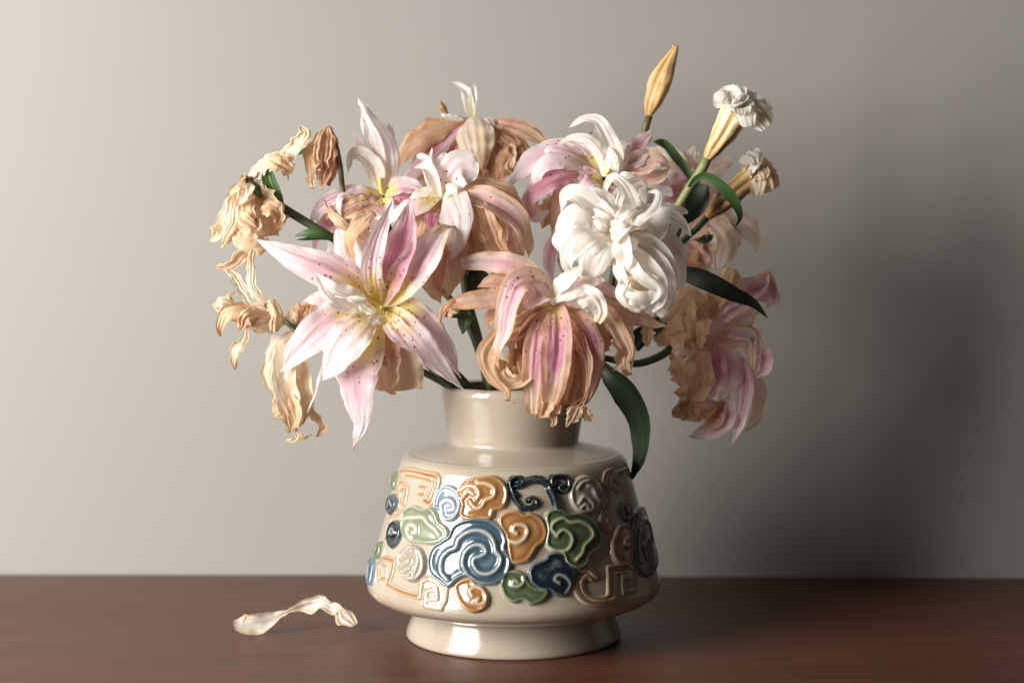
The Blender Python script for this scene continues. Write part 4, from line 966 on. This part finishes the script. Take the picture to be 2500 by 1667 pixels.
Nb = Flower('trumpet_lily', 'half-open trumpet lily with frilled white mouth and golden tube', 'flower', 'c7', (590, 985), 30, hc=(200, -250, 0), cup=.25, ruffle=.09, rf=2.0, crumple=3, out=.5, mid=False, rib=.015)
Nb.tube('flower_tube', [(585,1000,0),(650,900,4),(730,780,8),(800,660,12),(850,590,14)], [34, 66, 84, 104, 122, 132], M_BUD, n=40, nt=40, ridges=6, ramp_=.30, tone=(.56, .14), wob=.10, cap=False)
cN = (845, 585)
for (tx, ty, td, w) in ((640,520,30,190),(690,430,10,190),(790,405,-10,190),(880,420,-20,180),(945,450,-10,170),(1000,520,0,170),(1110,620,10,190),(1120,690,25,170),(1060,750,40,160),(930,730,60,180),(720,560,55,170),(860,640,80,200),(960,620,60,170),(800,500,50,190),(890,530,60,170)):
    mxp, myp = cN[0]+.5*(tx-cN[0])+10, cN[1]+.5*(ty-cN[1])-25
    Nb.petal((.02 if tx < 980 else .15, 0, 0, 0), [(cN[0]-5, cN[1]+10, 10), (mxp, myp, 26+td*.6), (tx, ty, 10+td)], w*.95, b=.45, tip=.55, p=.6, jag=.08, hint=(-.55, -.7, .5), roll=[0, 25-td])
Nb.stem([(1727,388,30),(1710,420,28),(1682,461,25),(1655,505,20),(1628,550,14),(1570,670,10),(1490,790,25),(1410,875,40),(1335,950,45)]+VIN, (12, 9, 9, 9, 9, 9), M_STEML)
Nb.leaf([(440,1225,5),(510,1150,20),(600,1140,35),(710,1220,40),(810,1340,36),(855,1470,28),(810,1560,20)], 95, b=.35, tp=.5, roll=[35, -10, -40])
Nb.leaf([(150,850,-60),(260,880,-50),(370,1000,-45),(450,1130,-40),(480,1170,-40)][::-1], 150, b=.5, tp=.5, roll=-20)
Nb.leaf([(560,1200,-50),(520,1330,-45),(450,1440,-40),(380,1540,-40)], 190, dark=True, b=.5, tp=.35)

Ob = Flower('trumpet_lily', 'tan trumpet lily with a shrivelled curled mouth, leaning out right', 'flower', 'c7', (590, 1460), -60, hc=(300, -250, 0), cup=.25, ruffle=.09, rf=2.0, crumple=4, out=.5, mid=False, rib=.015)
Ob.tube('flower_tube', [(585,1470,0),(690,1370,4),(800,1270,8),(910,1180,8),(985,1120,8)], [26, 66, 88, 92, 96, 100], M_BUD, n=36, nt=36, ridges=6, ramp_=.32, tone=(.54, .40), wob=.14, cap=False)
cO = (985, 1115)
for (tx, ty, td, w, tn) in ((850,1010,20,150,.03),(900,950,10,160,.03),(960,925,0,150,.05),(1010,980,-10,150,.15),(1100,1090,-10,180,.35),(1140,1130,0,170,.42),(1150,1230,10,170,.42),(1080,1270,30,160,.3),(1000,1290,40,150,.2),(950,1060,50,170,.05),(1050,1150,55,180,.25)):
    Ob.petal((tn, 0, 0, 0), [(cO[0]-15, cO[1]+10, 5), (cO[0]+.5*(tx-cO[0])+12, cO[1]+.5*(ty-cO[1])-25, 22+td*.6), (tx, ty, 8+td)], w*.95, b=.45, tip=.5, p=.6, jag=.1, hint=(-.55, -.7, .5), roll=[0, 25-td])
Ob.stem([(1727,530,-60),(1700,560,-55),(1665,590,-45),(1600,670,-30),(1500,800,0),(1420,880,20),(1340,955,30)]+VIN, (8, 8, 9, 9, 9), M_STEM)

# ------------------------------------------------------------------ fallen petal on the table
def TB(x, y, h, d=-20):
    """point h above the table, seen at crop v4 column x"""
    xx, yy = cx('v4', x, 0); k = (FOC-d)/FOC
    return np.array([(xx-1250)*k-4, -d, h*.85])
fp = make_strip('fallen_petal', [TB(62, 0, 30, 0), TB(80, 0, 14, 8), TB(190, 0, 18, -2), TB(262, 0, 27, -14), TB(345, 0, 50, -30), TB(400, 0, 56, -38), TB(500, 0, 66, -30), TB(552, 0, 54, -22), TB(585, 0, 60, -12), TB(625, 0, 30, -8), TB(672, 0, 8, 4)],
    47, M_PETAL, None, (-.15, -1, .30), lin=.75, fold=.35, nt=60, wprof=[.5, 1.0, .95, .85, .6, .2, .55, .95, .85, .55, .8, 1.0, .5], cup=[.5, .1, -.3, .3, .1, .5], ruffle=.05, rf=5, rib=.02, crumple=7, tone=(.13, .02, 0, 0), edge=.18, jag=.25, seed=41, roll=[-25, 12, -25, 45, -15, 20, -55], mid=False)
tag(fp, 'curled dry cream petal lying alone on the table beside the vase', 'petal')
# rest it on the table
zmin = min(v.co.z for v in fp.data.vertices)
for v in fp.data.vertices: v.co.z -= zmin-0.0002

sc.render.resolution_x = 1024; sc.render.resolution_y = 682
